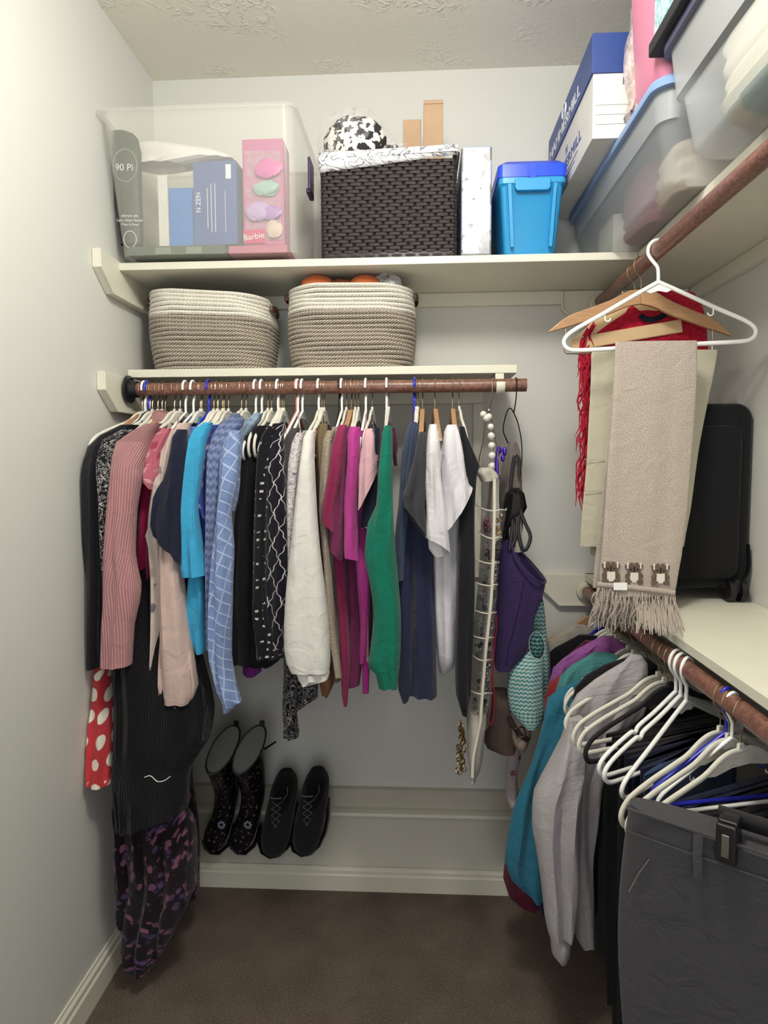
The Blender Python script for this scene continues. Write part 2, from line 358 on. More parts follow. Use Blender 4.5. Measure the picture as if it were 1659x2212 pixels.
# rod bracket under the middle shelf end
t = thing('rod_bracket', 'cream metal bracket holding the right end of the back closet rod', 'bracket', (.99, -.26, ZR))
obj('support_plate', MB().box((.99, -.283, ZM-.058), (1.012, -.275, ZM-.022)).box((.99, -.276, ZM-.03), (1.012, -.04, ZM-.0225)), m_trim, t, smooth=False, bevel=.001)
c = MB(); arc = [(1.003, RY+.0215*math.cos(a_), ZR+.0215*math.sin(a_)) for a_ in np.linspace(.9, PI*1.02+.0, 4)]
arc = [(1.001, RY+.021*math.sin(a_), ZR-.021*math.cos(a_)) for a_ in np.linspace(-1.9, 1.5, 14)]
obj('cradle', MB().tube(arc, [(.0012, .011)]*14, 8, flat=(0, 0, 1)), m_trim, t)

# ================================================================== hangers (local frame: origin on the rod axis, x along the hanger)
def hook_path(r, neck=-.062, e=0):
    R0 = RAD+r+.0004
    p = [(R0*math.cos(a_), 0, R0*math.sin(a_)) for a_ in np.linspace(math.radians(-12), math.radians(200), 14)]
    return p+[(-.0145, 0, -.016), (-.006, 0, -.026), (0, 0, -.036), (0, 0, neck)]
m_wire = mat('brass_wire', 'b9a58b', .3, 1, var=.02); m_velv = fab('velvet_white', 'e9e6d9', rough=.75); m_plw = mat('white_plastic', 'f1f1ef', .28, var=.01)
m_blu = mat('blue_plastic', '2a30b4', .25, var=.02); m_cor = mat('coral_plastic', 'cf7569', .35); m_wood = NT('hanger_wood'); vv = m_wood.coord()
mp = m_wood.n('ShaderNodeMapping'); m_wood.set(mp.inputs[0], vv); mp.inputs['Scale'].default_value = (6, 40, 60); n1 = m_wood.noise(mp.outputs[0], 3, 4)
m_wood.col(m_wood.mix(n1, lin('9a7355'), lin('c39a73'))); m_wood.b.inputs['Roughness'].default_value = .35; m_wood = m_wood.m
m_wood2 = mat('pale_hanger_wood', 'd3b58c', .35, bump=(90, .05)); m_gold = mat('gold_wire', 'cfc39a', .25, 1); m_darkw = mat('black_wire', '1f1a18', .3, .6)
def arm_pts(): return [(.0, -.0635), (.022, -.064), (.045, -.072), (.075, -.090), (.11, -.102), (.155, -.117), (.192, -.133), (.208, -.148), (.212, -.163), (.205, -.176), (.188, -.180), (.13, -.181), (.0, -.181)]
def hanger_velvet(name, m=None, bar=True, wire=None):
    m = m or m_velv; t = thing(name, '', 'hanger')
    obj('hook', MB().tube(hook_path(.0013, -.055), .0013, 6), wire or m_wire, t)
    half = crv(arm_pts() if bar else arm_pts()[:9], 4)
    R_ = [(x, 0, z) for x, z in half]; L_ = [(-x, 0, z) for x, z in half]
    mb = MB().tube(R_, [(.0034, .0052)]*len(R_), 8, flat=(0, 1, 0)).tube(L_, [(.0034, .0052)]*len(L_), 8, flat=(0, 1, 0))
    web = [(-.075, -.092), (-.045, -.072), (-.022, -.064), (-.006, -.0635), (-.005, -.052), (.005, -.052), (.006, -.0635), (.022, -.064), (.045, -.072), (.075, -.092), (.055, -.094), (.02, -.087), (-.02, -.087), (-.055, -.094)]
    mb.prism(web, 1, -.0026, .0026)
    obj('shoulder_frame', mb, m, t); return t
def hanger_tube(name, m, r=.0038, bar=True, notch=False):
    t = thing(name, '', 'hanger')
    hp = crv(hook_path(r*.85, -.062), 2)
    obj('hook', MB().tube(hp, r*.85, 8), m, t)
    if notch: half = [(0, -.062), (.01, -.066), (.06, -.09), (.105, -.108), (.112, -.116), (.119, -.120), (.128, -.117), (.18, -.138), (.206, -.155), (.21, -.17), (.198, -.182), (.17, -.185), (.1, -.186), (0, -.186)]
    else: half = [(0, -.062), (.01, -.066), (.06, -.089), (.13, -.122), (.185, -.147), (.206, -.162), (.209, -.175), (.198, -.186), (.17, -.189), (.1, -.189), (0, -.189)]
    half = crv(half, 4); mb = MB()
    for s in (1, -1): mb.tube([(s*x, 0, z) for x, z in half], r, 8)
    obj('frame', mb, m, t)
    g = MB().prism([(-.03, -.078), (0, -.066), (.03, -.078), (.018, -.083), (0, -.079), (-.018, -.083)], 1, -.0012, .0012)
    obj('web', g, m, t)
    if bar:
        for s in (1, -1):
            c = MB().tube([(s*.118, 0, -.117), (s*.118, 0, -.128)]+[(s*(.118-.006+.006*math.cos(a_)), 0, -.128-.006*math.sin(a_)) for a_ in np.linspace(.3, 3.2, 7)], .0016, 6)
            obj('strap_hook', c, m, t)
    return t
def hanger_wood(name, m, bar='dowel', sp=.218, drop=.085):
    t = thing(name, '', 'hanger')
    obj('hook', MB().tube(crv(hook_path(.0017, -.07), 2), .0017, 6), m_wire, t, label='brass hook')
    top = crv([(0, -.058), (.03, -.062), (.07, -.083), (.12, -.103), (.17, -.123), (sp, -.058-drop)], 5)
    low = crv([(sp+.003, -.064-drop), (.17, -.148), (.12, -.132), (.07, -.115), (.03, -.098), (0, -.092)], 5)
    poly = [(x, z) for x, z in top]+[(x, z) for x, z in low]
    for s in (1, -1): obj('arm', MB().prism([(s*x, z) for x, z in poly], 1, -.006, .006), m, t, bevel=.002)
    if bar == 'dowel': obj('trouser_bar', MB().tube([(-.175, 0, -.172), (.175, 0, -.172)], .0052, 10).tube([(-.175, 0, -.14), (-.175, 0, -.178)], .003, 6).tube([(.175, 0, -.14), (.175, 0, -.178)], .003, 6), m, t)
    if bar == 'wire': obj('trouser_bar', MB().tube([(-.172, 0, -.142), (-.174, 0, -.205), (-.168, 0, -.209), (.168, 0, -.209), (.174, 0, -.205), (.172, 0, -.142)], .0017, 6), m_wire, t, label='thin wire trouser bar')
    return t
PROTO = {}
MK = {'velvet': lambda: hanger_velvet('slim_hanger'), 'white': lambda: hanger_tube('plastic_hanger', m_plw), 'blue': lambda: hanger_tube('plastic_hanger', m_blu, .0042),
      'coral': lambda: hanger_tube('plastic_hanger', m_cor, .0034), 'black': lambda: hanger_tube('plastic_hanger', m_blk, .0036), 'wood': lambda: hanger_wood('wooden_hanger', m_wood),
      'notch': lambda: hanger_tube('plastic_hanger', m_plw, .0042, False, True), 'big': lambda: hanger_tube('plastic_hanger', m_plw, .0042, False), 'darkslim': lambda: hanger_velvet('slim_hanger', mat('black_velvet', '17151a', .8))}
KW = {'velvet': 'slim white velvet hanger', 'white': 'white plastic tube hanger', 'blue': 'royal blue plastic hanger', 'coral': 'coral pink plastic hanger', 'black': 'black plastic hanger', 'wood': 'brown wooden hanger', 'notch': 'white notched plastic hanger', 'big': 'white plastic tube hanger', 'darkslim': 'slim black velvet hanger'}
def hang(kind, loc, rz, label, group):
    if kind not in PROTO: PROTO[kind] = MK[kind](); o = PROTO[kind]
    else: o = copy_tree(PROTO[kind])
    o.location = loc; o.rotation_euler = (0, 0, rz); o['label'] = label; o['group'] = group; return o

# ================================================================== garments
def slab(rows, yp, d=.022, amp=.004, lam=.04, n=30, mb=None, ph=None, hem=True, step=24, lean=0, fr=.35, cut=0):
    """cloth tube whose silhouette follows measured left/right edges, standing at depth yp with real thickness d"""
    mb = mb or MB(); ph = random.random()*6 if ph is None else ph
    ys = [r[0] for r in rows]; out = []
    k = []
    for i in range(len(rows)-1):
        m_ = max(1, int(round((ys[i+1]-ys[i])/step))); k += [i+j/m_ for j in range(m_)]
    k.append(len(rows)-1)
    pts = np.array([[r[0], r[1], r[2]] for r in rows], float)
    def cr(t):
        i = min(int(t), len(rows)-2); f = t-i
        a, b, c, dd = pts[max(i-1, 0)], pts[i], pts[i+1], pts[min(i+2, len(rows)-1)]
        h = .5*((2*b)+(-a+c)*f+(2*a-5*b+4*c-dd)*f*f+(-a+3*b-3*c+dd)*f**3)
        l = b+(c-b)*f; return np.array([l[0], .55*h[1]+.45*l[1], .55*h[2]+.45*l[2]])
    tot = len(k)-1
    for q, t in enumerate(k):
        y, xl, xr = cr(t); s = q/max(1, tot)
        yy = yp+lean*s
        A, B = Y(xl, y, yy), Y(xr, y, yy)
        if A.x < .004: A.x = .004
        if B.x < A.x+.004: B.x = A.x+.004
        c, hw = (A+B)/2, (B.x-A.x)/2; am = amp*min(1, fr+s*1.3)
        dep = d*min(1, .45+s*3) if tot > 2 else d
        dep = min(dep, max(.006, hw*2.2)) if hw < .02 else dep
        ring = []
        for j in range(n):
            th = 2*PI*j/n; cx, sy_ = math.cos(th), math.sin(th)
            x = math.copysign(abs(cx)**.8, cx)*hw; yv = math.copysign(abs(sy_)**.8, sy_)*dep
            fo = math.sin(2*PI*(x+ c.x*.3+.004*math.sin(s*5+ph))/lam+ph+s*1.2)+.5*math.sin(2*PI*x/(lam*.53)+ph*2-s*2)
            yv += am*fo*(1 if sy_ < 0 else .5)
            x += am*.35*math.sin(s*9+ph+3*cx)*abs(cx)
            ring.append(Vector((c.x+x, c.y+yv, c.z+am*.3*math.sin(th*2+ph)*(s > .97)+cut*s**3*x/max(hw, .001)+cut*.25*s**3*sy_)))
        out.append(ring)
    if hem:
        cc = sum((Vector(p) for p in out[-1]), Vector())/n
        out.append([cc+(p-cc)*.86+Vector((0, 0, .012)) for p in out[-1]])
    return mb.loft(out)
def side_body(hx, ztop, zsh, zhem, nx=None, th=.006, ynear=-.475, mb=None, amp=.003):
    """thin body of a garment hanging in the plane across the rod, seen edge-on"""
    mb = mb or MB(); ph = random.random()*6; nx = hx if nx is None else nx; rings = []
    zs = [ztop, (ztop+zsh)/2, zsh]+list(np.linspace(zsh, zhem, 9))[1:]
    for i, z in enumerate(zs):
        hl = [.05, .12, abs(RY-ynear)][i] if i < 3 else abs(RY-ynear)*(1-.06*math.sin((i-2)/8*PI))
        ring = []
        for j in range(24):
            a_ = 2*PI*j/24; yo = math.cos(a_)*hl
            x = hx+(nx-hx)*(-yo/.185)+math.sin(a_)*th*(.5 if i < 2 else 1)+amp*math.sin(yo*90+ph+i*.3)*(i/11)
            ring.append(Vector((max(.004, x), RY+yo, z)))
        rings.append(ring)
    return mb.loft(rings)
FABS = dict(
 dot=('c23a41', 'dots', 'e9e2d2'), blk=('1d1c22',), blkfl=('1b1a1f', 'lines', 'bdb9b6', None, 1.2), knitblk=('0e0d12', 'rib'), pinkrib=('c58f92', 'rib'), crim=('8c1745',), dpink=('a53a63',),
 pfl=('c46c80', 'bloom', 'd9a3a6', 'a34a5a', 1.6), crfl=('d3c6be', 'floral', '77777a', 'b0a49a', .9), palep=('cbb2a9',), navy=('1d2136',), bpais=('6486c4', 'lines', '1b2a55', None, 1), sky=('3fa3cf',),
 nfl=('33479d', 'floral', 'd79ab4', 'e6bfc6', 1.7), royal=('2c4494',), denim=('5a6c98', 'cable', '8793ba'), peri=('7b90bd', 'plaid', 'a3b4d6'), lace=('8fa2b8', 'lines', '14151c', None, 1.6), blk2=('141216',), purp=('7a2a86',),
 dash=('131218', 'dash', 'c2beb8', None, .7), lat=('131220', 'lattice', 'c9c5c3', None, 1.25), pais=('17161f', 'lines', 'b9b5b4', None, 1.3), dgrey=('4d474a',), wlace=('d8d0d2', 'lines', '6f6772', None, 1.3), grey=('a09ba0',), ivory=('dedbd5',),
 rust=('7d5337',), olive=('77684f',), beige=('b5a694', 'heather', '8f8374'), silver=('a59c94', 'lines', '5d554f', None, 1.3), maroon=('8c2a52',), plum=('79305a',), dplum=('5d1b45',), mag=('b23c8d',), mag2=('a32982',), lpink=('cda3ac',),
 nfl2=('191b30', 'floral', 'd08ea0', 'e6d6d6', 1.3), green=('0d6f5a',), burg=('4b1b33', 'floral', 'a35a78', None, 1), slate=('3e4a63',), navyt=('39415a',), char=('3a3b41',), sweat=('2a2f4a',), dark=('2d2c33',), white=('dddade',), white2=('d9d6dc',), blkt=('1b1b21',))
def FM(k): 
    v = list(FABS[k])+[None]*5; return fab('cloth_'+k, v[0], v[1] or 'plain', v[2], v[3], v[4] or 1.)
CUT = {'long black dress': .035, 'lace-print blouse': 0, 'navy flutter blouse': -.035, 'maroon t-shirt': -.012, 'magenta t-shirt': -.006, 'light pink t-shirt': .036, 'charcoal t-shirt': -.035, 'white t-shirt': -.018, 'white polo shirt': .045, 'blue and pink floral blouse': -.012, 'sky blue top': .0, 'plum t-shirt': -.006, 'emerald': 0}
# hook px, hanger kind, short name, object name, label, category, cloth, depth, hem px (None=no body), sleeve rows, extra panels
G = [
 (270, 'wood', 'polka dot dress', 'polka_dot_dress', 'red dress with big white polka dots hanging against the left wall', 'dress', 'dot', -.47, None, [(1395, 189, 232), (1430, 188, 236), (1600, 190, 241), (1690, 191, 240)], [('bodice', -.43, [(985, 222, 240), (1150, 215, 238), (1405, 208, 240)], .02)]),
 (286, 'velvet', 'black jacket', 'jacket', 'plain black long-sleeved jacket, leftmost beside the pink ribbed sweater', 'jacket', 'blk', -.50, 1400, [(918, 262, 300), (940, 216, 275), (965, 192, 252), (1000, 184, 248), (1100, 178, 246), (1250, 177, 242), (1400, 177, 230), (1438, 181, 226)], []),
 (293, 'blue', 'black floral-print blouse', 'blouse', 'black blouse with fine white floral print between black jacket and pink sweater', 'blouse', 'blkfl', -.535, 1300, [(928, 262, 300), (950, 226, 262), (1000, 212, 256), (1100, 222, 262), (1250, 226, 262), (1340, 226, 262)], []),
 (312, 'white', 'long black dress', 'long_dress', 'long black knit dress hanging low behind the pink ribbed sweater', 'dress', 'knitblk', -.46, None, [(1180, 245, 330), (1300, 238, 400), (1430, 242, 440), (1530, 246, 462), (1600, 246, 455), (1660, 246, 420), (1700, 248, 412), (1765, 250, 410)], []),
 (328, 'velvet', 'pink ribbed sweater', 'turtleneck_sweater', 'dusty pink ribbed knit turtleneck sweater with a long sleeve', 'sweater', 'pinkrib', -.55, None, [(915, 318, 350), (932, 285, 335), (955, 254, 325), (985, 246, 316), (1100, 236, 292), (1200, 229, 290), (1260, 225, 303), (1300, 225, 300), (1350, 224, 288), (1436, 223, 281)], [('body', -.42, [(930, 285, 352), (960, 275, 345), (1060, 280, 330), (1200, 285, 318), (1300, 300, 335), (1440, 322, 370), (1500, 337, 377), (1545, 343, 372), (1580, 352, 362)], .02), ('collar', -.33, [(887, 338, 358), (893, 334, 364), (925, 334, 368), (932, 332, 366)], .045)]),
 (340, 'velvet', 'crimson tunic', 'tunic', 'deep crimson long tunic just right of the pink ribbed sweater', 'tunic', 'crim', -.47, 1280, [(925, 326, 352), (950, 310, 350), (1100, 303, 340), (1250, 299, 335), (1314, 301, 332)], []),
 (349, 'velvet', 'raspberry top', 'blouse', 'raspberry pink long top with flared hem below the crimson tunic', 'blouse', 'dpink', -.44, None, [(1180, 325, 342), (1300, 320, 342), (1400, 314, 344), (1448, 311, 348), (1465, 303, 348), (1493, 297, 347)], []),
 (356, 'wood', 'pink floral blouse', 'blouse', 'pink rose-print blouse with a short ruffled puff sleeve', 'blouse', 'pfl', -.52, 1300, [(926, 345, 372), (945, 328, 365), (975, 318, 350), (1000, 308, 347), (1025, 303, 346), (1042, 310, 340), (1056, 324, 334)], []),
 (376, 'velvet', 'cream floral blouse', 'blouse', 'cream blouse with grey flowers beside the pale pink balloon-sleeve blouse', 'blouse', 'crfl', -.51, 1440, [(928, 358, 382), (945, 348, 378), (985, 340, 372), (1050, 332, 366), (1110, 322, 360), (1140, 322, 352), (1155, 318, 345), (1180, 327, 345), (1250, 332, 352), (1350, 329, 352), (1455, 325, 350)], []),
 (388, 'velvet', 'pale pink balloon-sleeve blouse', 'blouse', 'pale dusty pink blouse with a long gathered balloon sleeve', 'blouse', 'palep', -.53, 1400, [(914, 388, 412), (930, 378, 408), (960, 372, 400), (1100, 352, 395), (1220, 346, 392), (1300, 345, 400), (1380, 346, 410), (1440, 347, 423), (1475, 347, 430), (1500, 350, 426), (1515, 356, 415)], [('cuff', -.53, [(1512, 366, 414), (1520, 370, 412), (1531, 377, 406)], .024)]),
 (400, 'white', 'navy flutter blouse', 'blouse', 'sheer dark navy blouse with a wide fluttering sleeve', 'blouse', 'navy', -.55, 1400, [(928, 384, 404), (945, 375, 403), (980, 370, 402), (1040, 355, 400), (1085, 338, 396), (1120, 332, 394), (1155, 329, 392), (1188, 335, 392)], []),
 (417, 'white', 'blue paisley blouse', 'blouse', 'light blue blouse with navy paisley lines peeking beside the sky blue top', 'blouse', 'bpais', -.50, 1420, [(922, 402, 432), (938, 397, 424), (975, 393, 415), (1010, 396, 410), (1100, 398, 410)], []),
 (432, 'velvet', 'sky blue top', 'blouse', 'bright sky blue top with a long wide sleeve', 'blouse', 'sky', -.54, 1400, [(913, 440, 460), (928, 420, 455), (950, 410, 446), (1000, 404, 438), (1100, 397, 430), (1180, 393, 438), (1225, 392, 446), (1243, 397, 447)], [('inner_sleeve', -.515, [(1225, 408, 436), (1290, 406, 442), (1350, 405, 444), (1395, 416, 445), (1410, 424, 442)], .016)]),
 (450, 'blue', 'blue and pink floral blouse', 'blouse', 'royal blue blouse with pink chrysanthemum print and short sleeve', 'blouse', 'nfl', -.52, 1400, [(926, 436, 462), (950, 430, 455), (990, 424, 446), (1030, 418, 440), (1080, 417, 443), (1098, 420, 448), (1112, 432, 444)], []),
 (461, 'velvet', 'royal blue top', 'blouse', 'plain royal blue top between the floral and denim blue tops', 'blouse', 'royal', -.50, 1420, [(918, 456, 476), (940, 442, 470), (1000, 436, 458), (1100, 434, 455), (1200, 440, 456)], []),
 (470, 'velvet', 'cable-knit sweater', 'sweater', 'faded denim blue cable-knit sweater with a long sleeve', 'sweater', 'denim', -.53, 1420, [(905, 492, 528), (920, 472, 524), (940, 460, 505), (980, 452, 486), (1080, 449, 478), (1200, 446, 472), (1300, 450, 472), (1400, 452, 474)], [('collar', -.35, [(893, 502, 516), (900, 498, 522), (912, 490, 526)], .03)]),
 (483, 'velvet', 'periwinkle plaid blouse', 'blouse', 'periwinkle blue blouse with a raised pale grid weave, hanging low', 'blouse', 'peri', -.56, 1440, [(930, 500, 522), (950, 486, 520), (985, 477, 518), (1050, 474, 512), (1110, 468, 498), (1180, 460, 503), (1250, 456, 500), (1350, 454, 500), (1420, 456, 500), (1455, 463, 505), (1490, 470, 512), (1515, 480, 521), (1533, 484, 500)], [('short_sleeve', -.535, [(955, 490, 524), (1000, 488, 520), (1045, 486, 516), (1080, 490, 512), (1103, 500, 508)], .02)]),
 (552, 'white', 'lace-print blouse', 'blouse', 'pale blue blouse with heavy black lace pattern and flared cap sleeve', 'blouse', 'lace', -.462, 1400, [(893, 548, 568), (908, 530, 562), (925, 514, 550), (945, 502, 535), (965, 497, 527), (982, 499, 522), (1000, 508, 520)], []),
 (565, 'white', 'black cardigan', 'cardigan', 'plain black long cardigan right of the periwinkle blouse', 'cardigan', 'blk2', -.462, 1430, [(920, 556, 584), (940, 535, 578), (965, 522, 568), (1020, 518, 560), (1100, 513, 556), (1200, 506, 552), (1300, 503, 550), (1400, 502, 560), (1432, 504, 558)], [('front_panel', -.44, [(1300, 545, 600), (1380, 545, 606), (1425, 540, 604), (1436, 530, 590)], .03)]),
 (521, 'velvet', 'purple top', 'blouse', 'bright purple top whose hem shows below the black cardigan', 'blouse', 'purp', -.40, None, [(1300, 528, 562), (1420, 526, 564), (1452, 526, 562), (1458, 532, 552)], []),
 (578, 'velvet', 'black leaf-print top', 'blouse', 'black top with scattered white leaf dashes', 'blouse', 'dash', -.53, 1420, [(922, 578, 600), (940, 566, 592), (975, 556, 584), (1050, 552, 580), (1200, 549, 578), (1320, 546, 580), (1420, 554, 612)], []),
 (586, 'velvet', 'black lattice-print tunic', 'tunic', 'black tunic with white chain lattice print', 'tunic', 'lat', -.52, None, [(915, 590, 616), (935, 580, 612), (975, 578, 616), (1050, 577, 620), (1200, 575, 622), (1300, 572, 620), (1385, 571, 615), (1400, 573, 612)], [('border', -.515, [(1335, 572, 616), (1365, 572, 612)], .026)]),
 (604, 'velvet', 'bandana-print dress', 'dress', 'long black bandana-print dress with paisley hem, hanging lowest in the middle', 'dress', 'pais', -.40, None, [(1300, 612, 640), (1450, 612, 640), (1535, 612, 641), (1560, 613, 644), (1589, 615, 645)], [('side_panel', -.36, [(1440, 640, 686), (1480, 640, 688), (1505, 634, 686), (1524, 628, 660), (1536, 626, 640)], .02), ('hem_band', -.402, [(1578, 612, 646), (1590, 614, 645)], .022)]),
 (613, 'velvet', 'grey-brown top', 'blouse', 'dark taupe grey top beside the white plastic hanger loop', 'blouse', 'dgrey', -.49, 1400, [(925, 628, 648), (945, 616, 642), (1000, 612, 632), (1200, 612, 632)], []),
 (600, 'white', 'white lace-print blouse', 'blouse', 'white blouse with fine mauve lace print left of the balloon sleeve', 'blouse', 'wlace', -.52, 1400, [(935, 640, 658), (955, 630, 652), (1000, 622, 648), (1100, 620, 642), (1200, 622, 640), (1320, 625, 640)], []),
 (609, 'velvet', 'grey top', 'blouse', 'soft grey top between the lace-print and the balloon-sleeve blouses', 'blouse', 'grey', -.50, 1400, [(930, 655, 672), (955, 644, 664), (1050, 642, 662), (1250, 648, 664)], []),
 (643, 'white', 'white balloon-sleeve blouse', 'blouse', 'ivory white blouse with a long balloon sleeve and buttoned cuff', 'blouse', 'ivory', -.57, 1420, [(930, 664, 684), (945, 656, 680), (990, 651, 678), (1050, 644, 681), (1120, 636, 686), (1200, 626, 693), (1280, 617, 702), (1350, 613, 709), (1400, 614, 713), (1430, 619, 714), (1448, 629, 712)], [('cuff', -.57, [(1443, 634, 711), (1452, 640, 711), (1465, 646, 710), (1477, 653, 668)], .026)]),
 (688, 'white', 'rust satin top', 'blouse', 'rust brown satin top right of the ivory balloon sleeve', 'blouse', 'rust', -.47, 1420, [(925, 682, 702), (960, 684, 700), (1100, 690, 704), (1300, 700, 720), (1420, 696, 728), (1455, 690, 728), (1480, 692, 722), (1502, 697, 710)], []),
 (690, 'velvet', 'olive brown top', 'blouse', 'olive brown top hanging behind the beige sleeve', 'blouse', 'olive', -.49, 1430, [(915, 690, 708), (950, 686, 706), (1100, 694, 708), (1300, 706, 722), (1420, 716, 732), (1468, 724, 738)], []),
 (695, 'velvet', 'beige knit', 'sweater', 'beige heathered knit top with a narrow sleeve', 'sweater', 'beige', -.52, 1430, [(930, 706, 724), (950, 698, 718), (1010, 693, 714), (1100, 690, 710), (1200, 697, 713), (1350, 708, 722), (1462, 727, 739)], []),
 (700, 'velvet', 'silver print blouse', 'blouse', 'silver grey printed blouse left of the maroon t-shirt', 'blouse', 'silver', -.50, 1400, [(922, 718, 736), (945, 710, 730), (1000, 706, 722), (1100, 702, 716), (1200, 702, 714)], []),
 (733, 'black', 'maroon t-shirt', 't_shirt', 'maroon t-shirt, first of the berry coloured shirts', 't-shirt', 'maroon', -.54, None, [(918, 732, 750), (935, 726, 748), (970, 716, 744), (1020, 710, 736), (1070, 703, 728), (1100, 698, 722), (1138, 695, 720)], [('body', -.47, [(930, 728, 752), (1050, 722, 746), (1200, 720, 746), (1320, 732, 752), (1430, 736, 757), (1500, 738, 752), (1523, 741, 750)], .05)]),
 (738, 'white', 'plum t-shirt', 't_shirt', 'dusky plum t-shirt hanging between the maroon and magenta shirts', 't-shirt', 'plum', -.525, None, [(922, 744, 762), (945, 737, 758), (1000, 728, 750), (1100, 718, 746), (1197, 713, 742), (1205, 722, 738)], [('body', -.42, [(1100, 722, 790), (1300, 738, 786), (1400, 742, 786), (1430, 746, 782), (1478, 752, 776)], .03)]),
 (748, 'velvet', 'mulberry t-shirt', 't_shirt', 'mulberry t-shirt with only its short sleeve showing beside the magenta one', 't-shirt', 'dplum', -.51, 1440, [(922, 752, 766), (950, 745, 764), (1000, 738, 758), (1050, 734, 752), (1076, 738, 752)], []),
 (759, 'wood', 'magenta t-shirt', 't_shirt', 'bright magenta t-shirt on a wooden hanger', 't-shirt', 'mag', -.55, None, [(922, 757, 778), (940, 751, 778), (1000, 749, 776), (1070, 746, 773), (1130, 744, 774), (1185, 741, 772), (1206, 743, 773)], [('body', -.47, [(1000, 762, 790), (1150, 766, 798), (1240, 772, 803), (1290, 774, 800), (1350, 777, 796), (1400, 776, 792), (1432, 777, 786)], .05)]),
 (767, 'velvet', 'fuchsia top', 'blouse', 'darker fuchsia long top behind the magenta t-shirt', 'blouse', 'mag2', -.45, None, [(930, 776, 792), (970, 772, 790), (1100, 768, 792), (1300, 780, 802), (1430, 782, 798), (1495, 784, 797)], []),
 (790, 'white', 'light pink t-shirt', 't_shirt', 'light pink t-shirt with a short flared sleeve', 't-shirt', 'lpink', -.565, 1420, [(926, 789, 804), (940, 786, 808), (975, 781, 811), (1005, 776, 815), (1035, 773, 814), (1062, 774, 812)], []),
 (804, 'velvet', 'navy flower-dotted top', 'blouse', 'dark navy top sprinkled with small pink flowers', 'blouse', 'nfl2', -.53, 1430, [(925, 808, 822), (960, 808, 822), (1030, 800, 818), (1070, 788, 813), (1110, 780, 811), (1135, 777, 809), (1142, 784, 806)], []),
 (835, 'white', 'green top', 'long_sleeved_shirt', 'emerald green long-sleeved shirt', 'shirt', 'green', -.57, None, [(920, 831, 845), (935, 826, 847), (1000, 819, 848), (1090, 814, 850), (1130, 796, 852), (1200, 787, 856), (1260, 797, 860), (1330, 805, 864), (1400, 800, 865), (1440, 797, 864), (1452, 812, 863), (1482, 820, 860)], []),
 (840, 'velvet', 'burgundy print top', 'blouse', 'burgundy print top just right of the emerald shirt', 'blouse', 'burg', -.50, 1380, [(925, 844, 856), (960, 846, 860), (1005, 850, 857)], []),
 (895, 'blue', 'slate blue t-shirt', 't_shirt', 'slate blue t-shirt, left of the dark navy ones', 't-shirt', 'slate', -.52, 1440, [(912, 886, 900), (930, 880, 897), (980, 868, 890), (1050, 862, 886), (1130, 856, 880), (1200, 852, 876), (1250, 854, 872)], []),
 (899, 'velvet', 'faded navy t-shirt', 't_shirt', 'faded navy t-shirt between slate blue and charcoal shirts', 't-shirt', 'navyt', -.53, 1440, [(914, 893, 906), (935, 888, 904), (1000, 880, 902), (1080, 872, 896)], []),
 (903, 'velvet', 'navy sweatshirt', 'sweatshirt', 'dark navy sweatshirt showing below the charcoal t-shirt', 'sweatshirt', 'sweat', -.49, None, [(1080, 880, 930), (1150, 884, 936), (1300, 888, 942), (1440, 890, 944), (1500, 884, 945)], [('sleeve', -.50, [(1100, 860, 895), (1250, 857, 892), (1400, 862, 890), (1490, 860, 889), (1513, 868, 882)], .02)]),
 (913, 'wood', 'charcoal t-shirt', 't_shirt', 'charcoal t-shirt with a folded short sleeve on a wooden hanger', 't-shirt', 'char', -.57, 1280, [(933, 906, 921), (950, 901, 922), (1000, 891, 921), (1050, 882, 920), (1080, 872, 919), (1095, 869, 919), (1130, 872, 922)], []),
 (940, 'wood', 'white t-shirt', 't_shirt', 'white t-shirt with a short sleeve on a wooden hanger', 't-shirt', 'white', -.575, 1330, [(917, 927, 943), (935, 923, 947), (975, 919, 951), (1040, 918, 956), (1100, 919, 962), (1150, 919, 969), (1178, 920, 973)], [('inner_cuff', -.56, [(1150, 924, 968), (1185, 926, 966), (1200, 934, 963)], .014)]),
 (978, 'wood', 'white polo shirt', 'polo_shirt', 'white polo shirt with two flared short sleeves, right of the white t-shirt', 'shirt', 'white2', -.56, None, [(918, 966, 987), (932, 959, 991), (960, 955, 996), (1010, 954, 1004), (1060, 956, 1014), (1085, 957, 1019), (1102, 959, 1019)], [('body', -.47, [(960, 945, 990), (1100, 935, 990), (1200, 933, 988), (1300, 937, 987), (1400, 944, 984), (1438, 947, 981), (1453, 949, 962)], .06)]),
 (992, 'velvet', 'black t-shirt', 't_shirt', 'long black t-shirt next to the clear jewelry organizer', 't-shirt', 'blkt', -.54, None, [(922, 992, 1003), (945, 992, 1010), (980, 998, 1025), (1006, 1000, 1036), (1030, 999, 1030), (1100, 992, 1026), (1250, 985, 1024), (1400, 983, 1021), (1500, 987, 1018), (1545, 1000, 1010)], []),
]
LEAN = {'long black dress': -.11, 'polka dot dress': -.07}
GRP = 'clothes hung on the back closet rod'
nh = 0
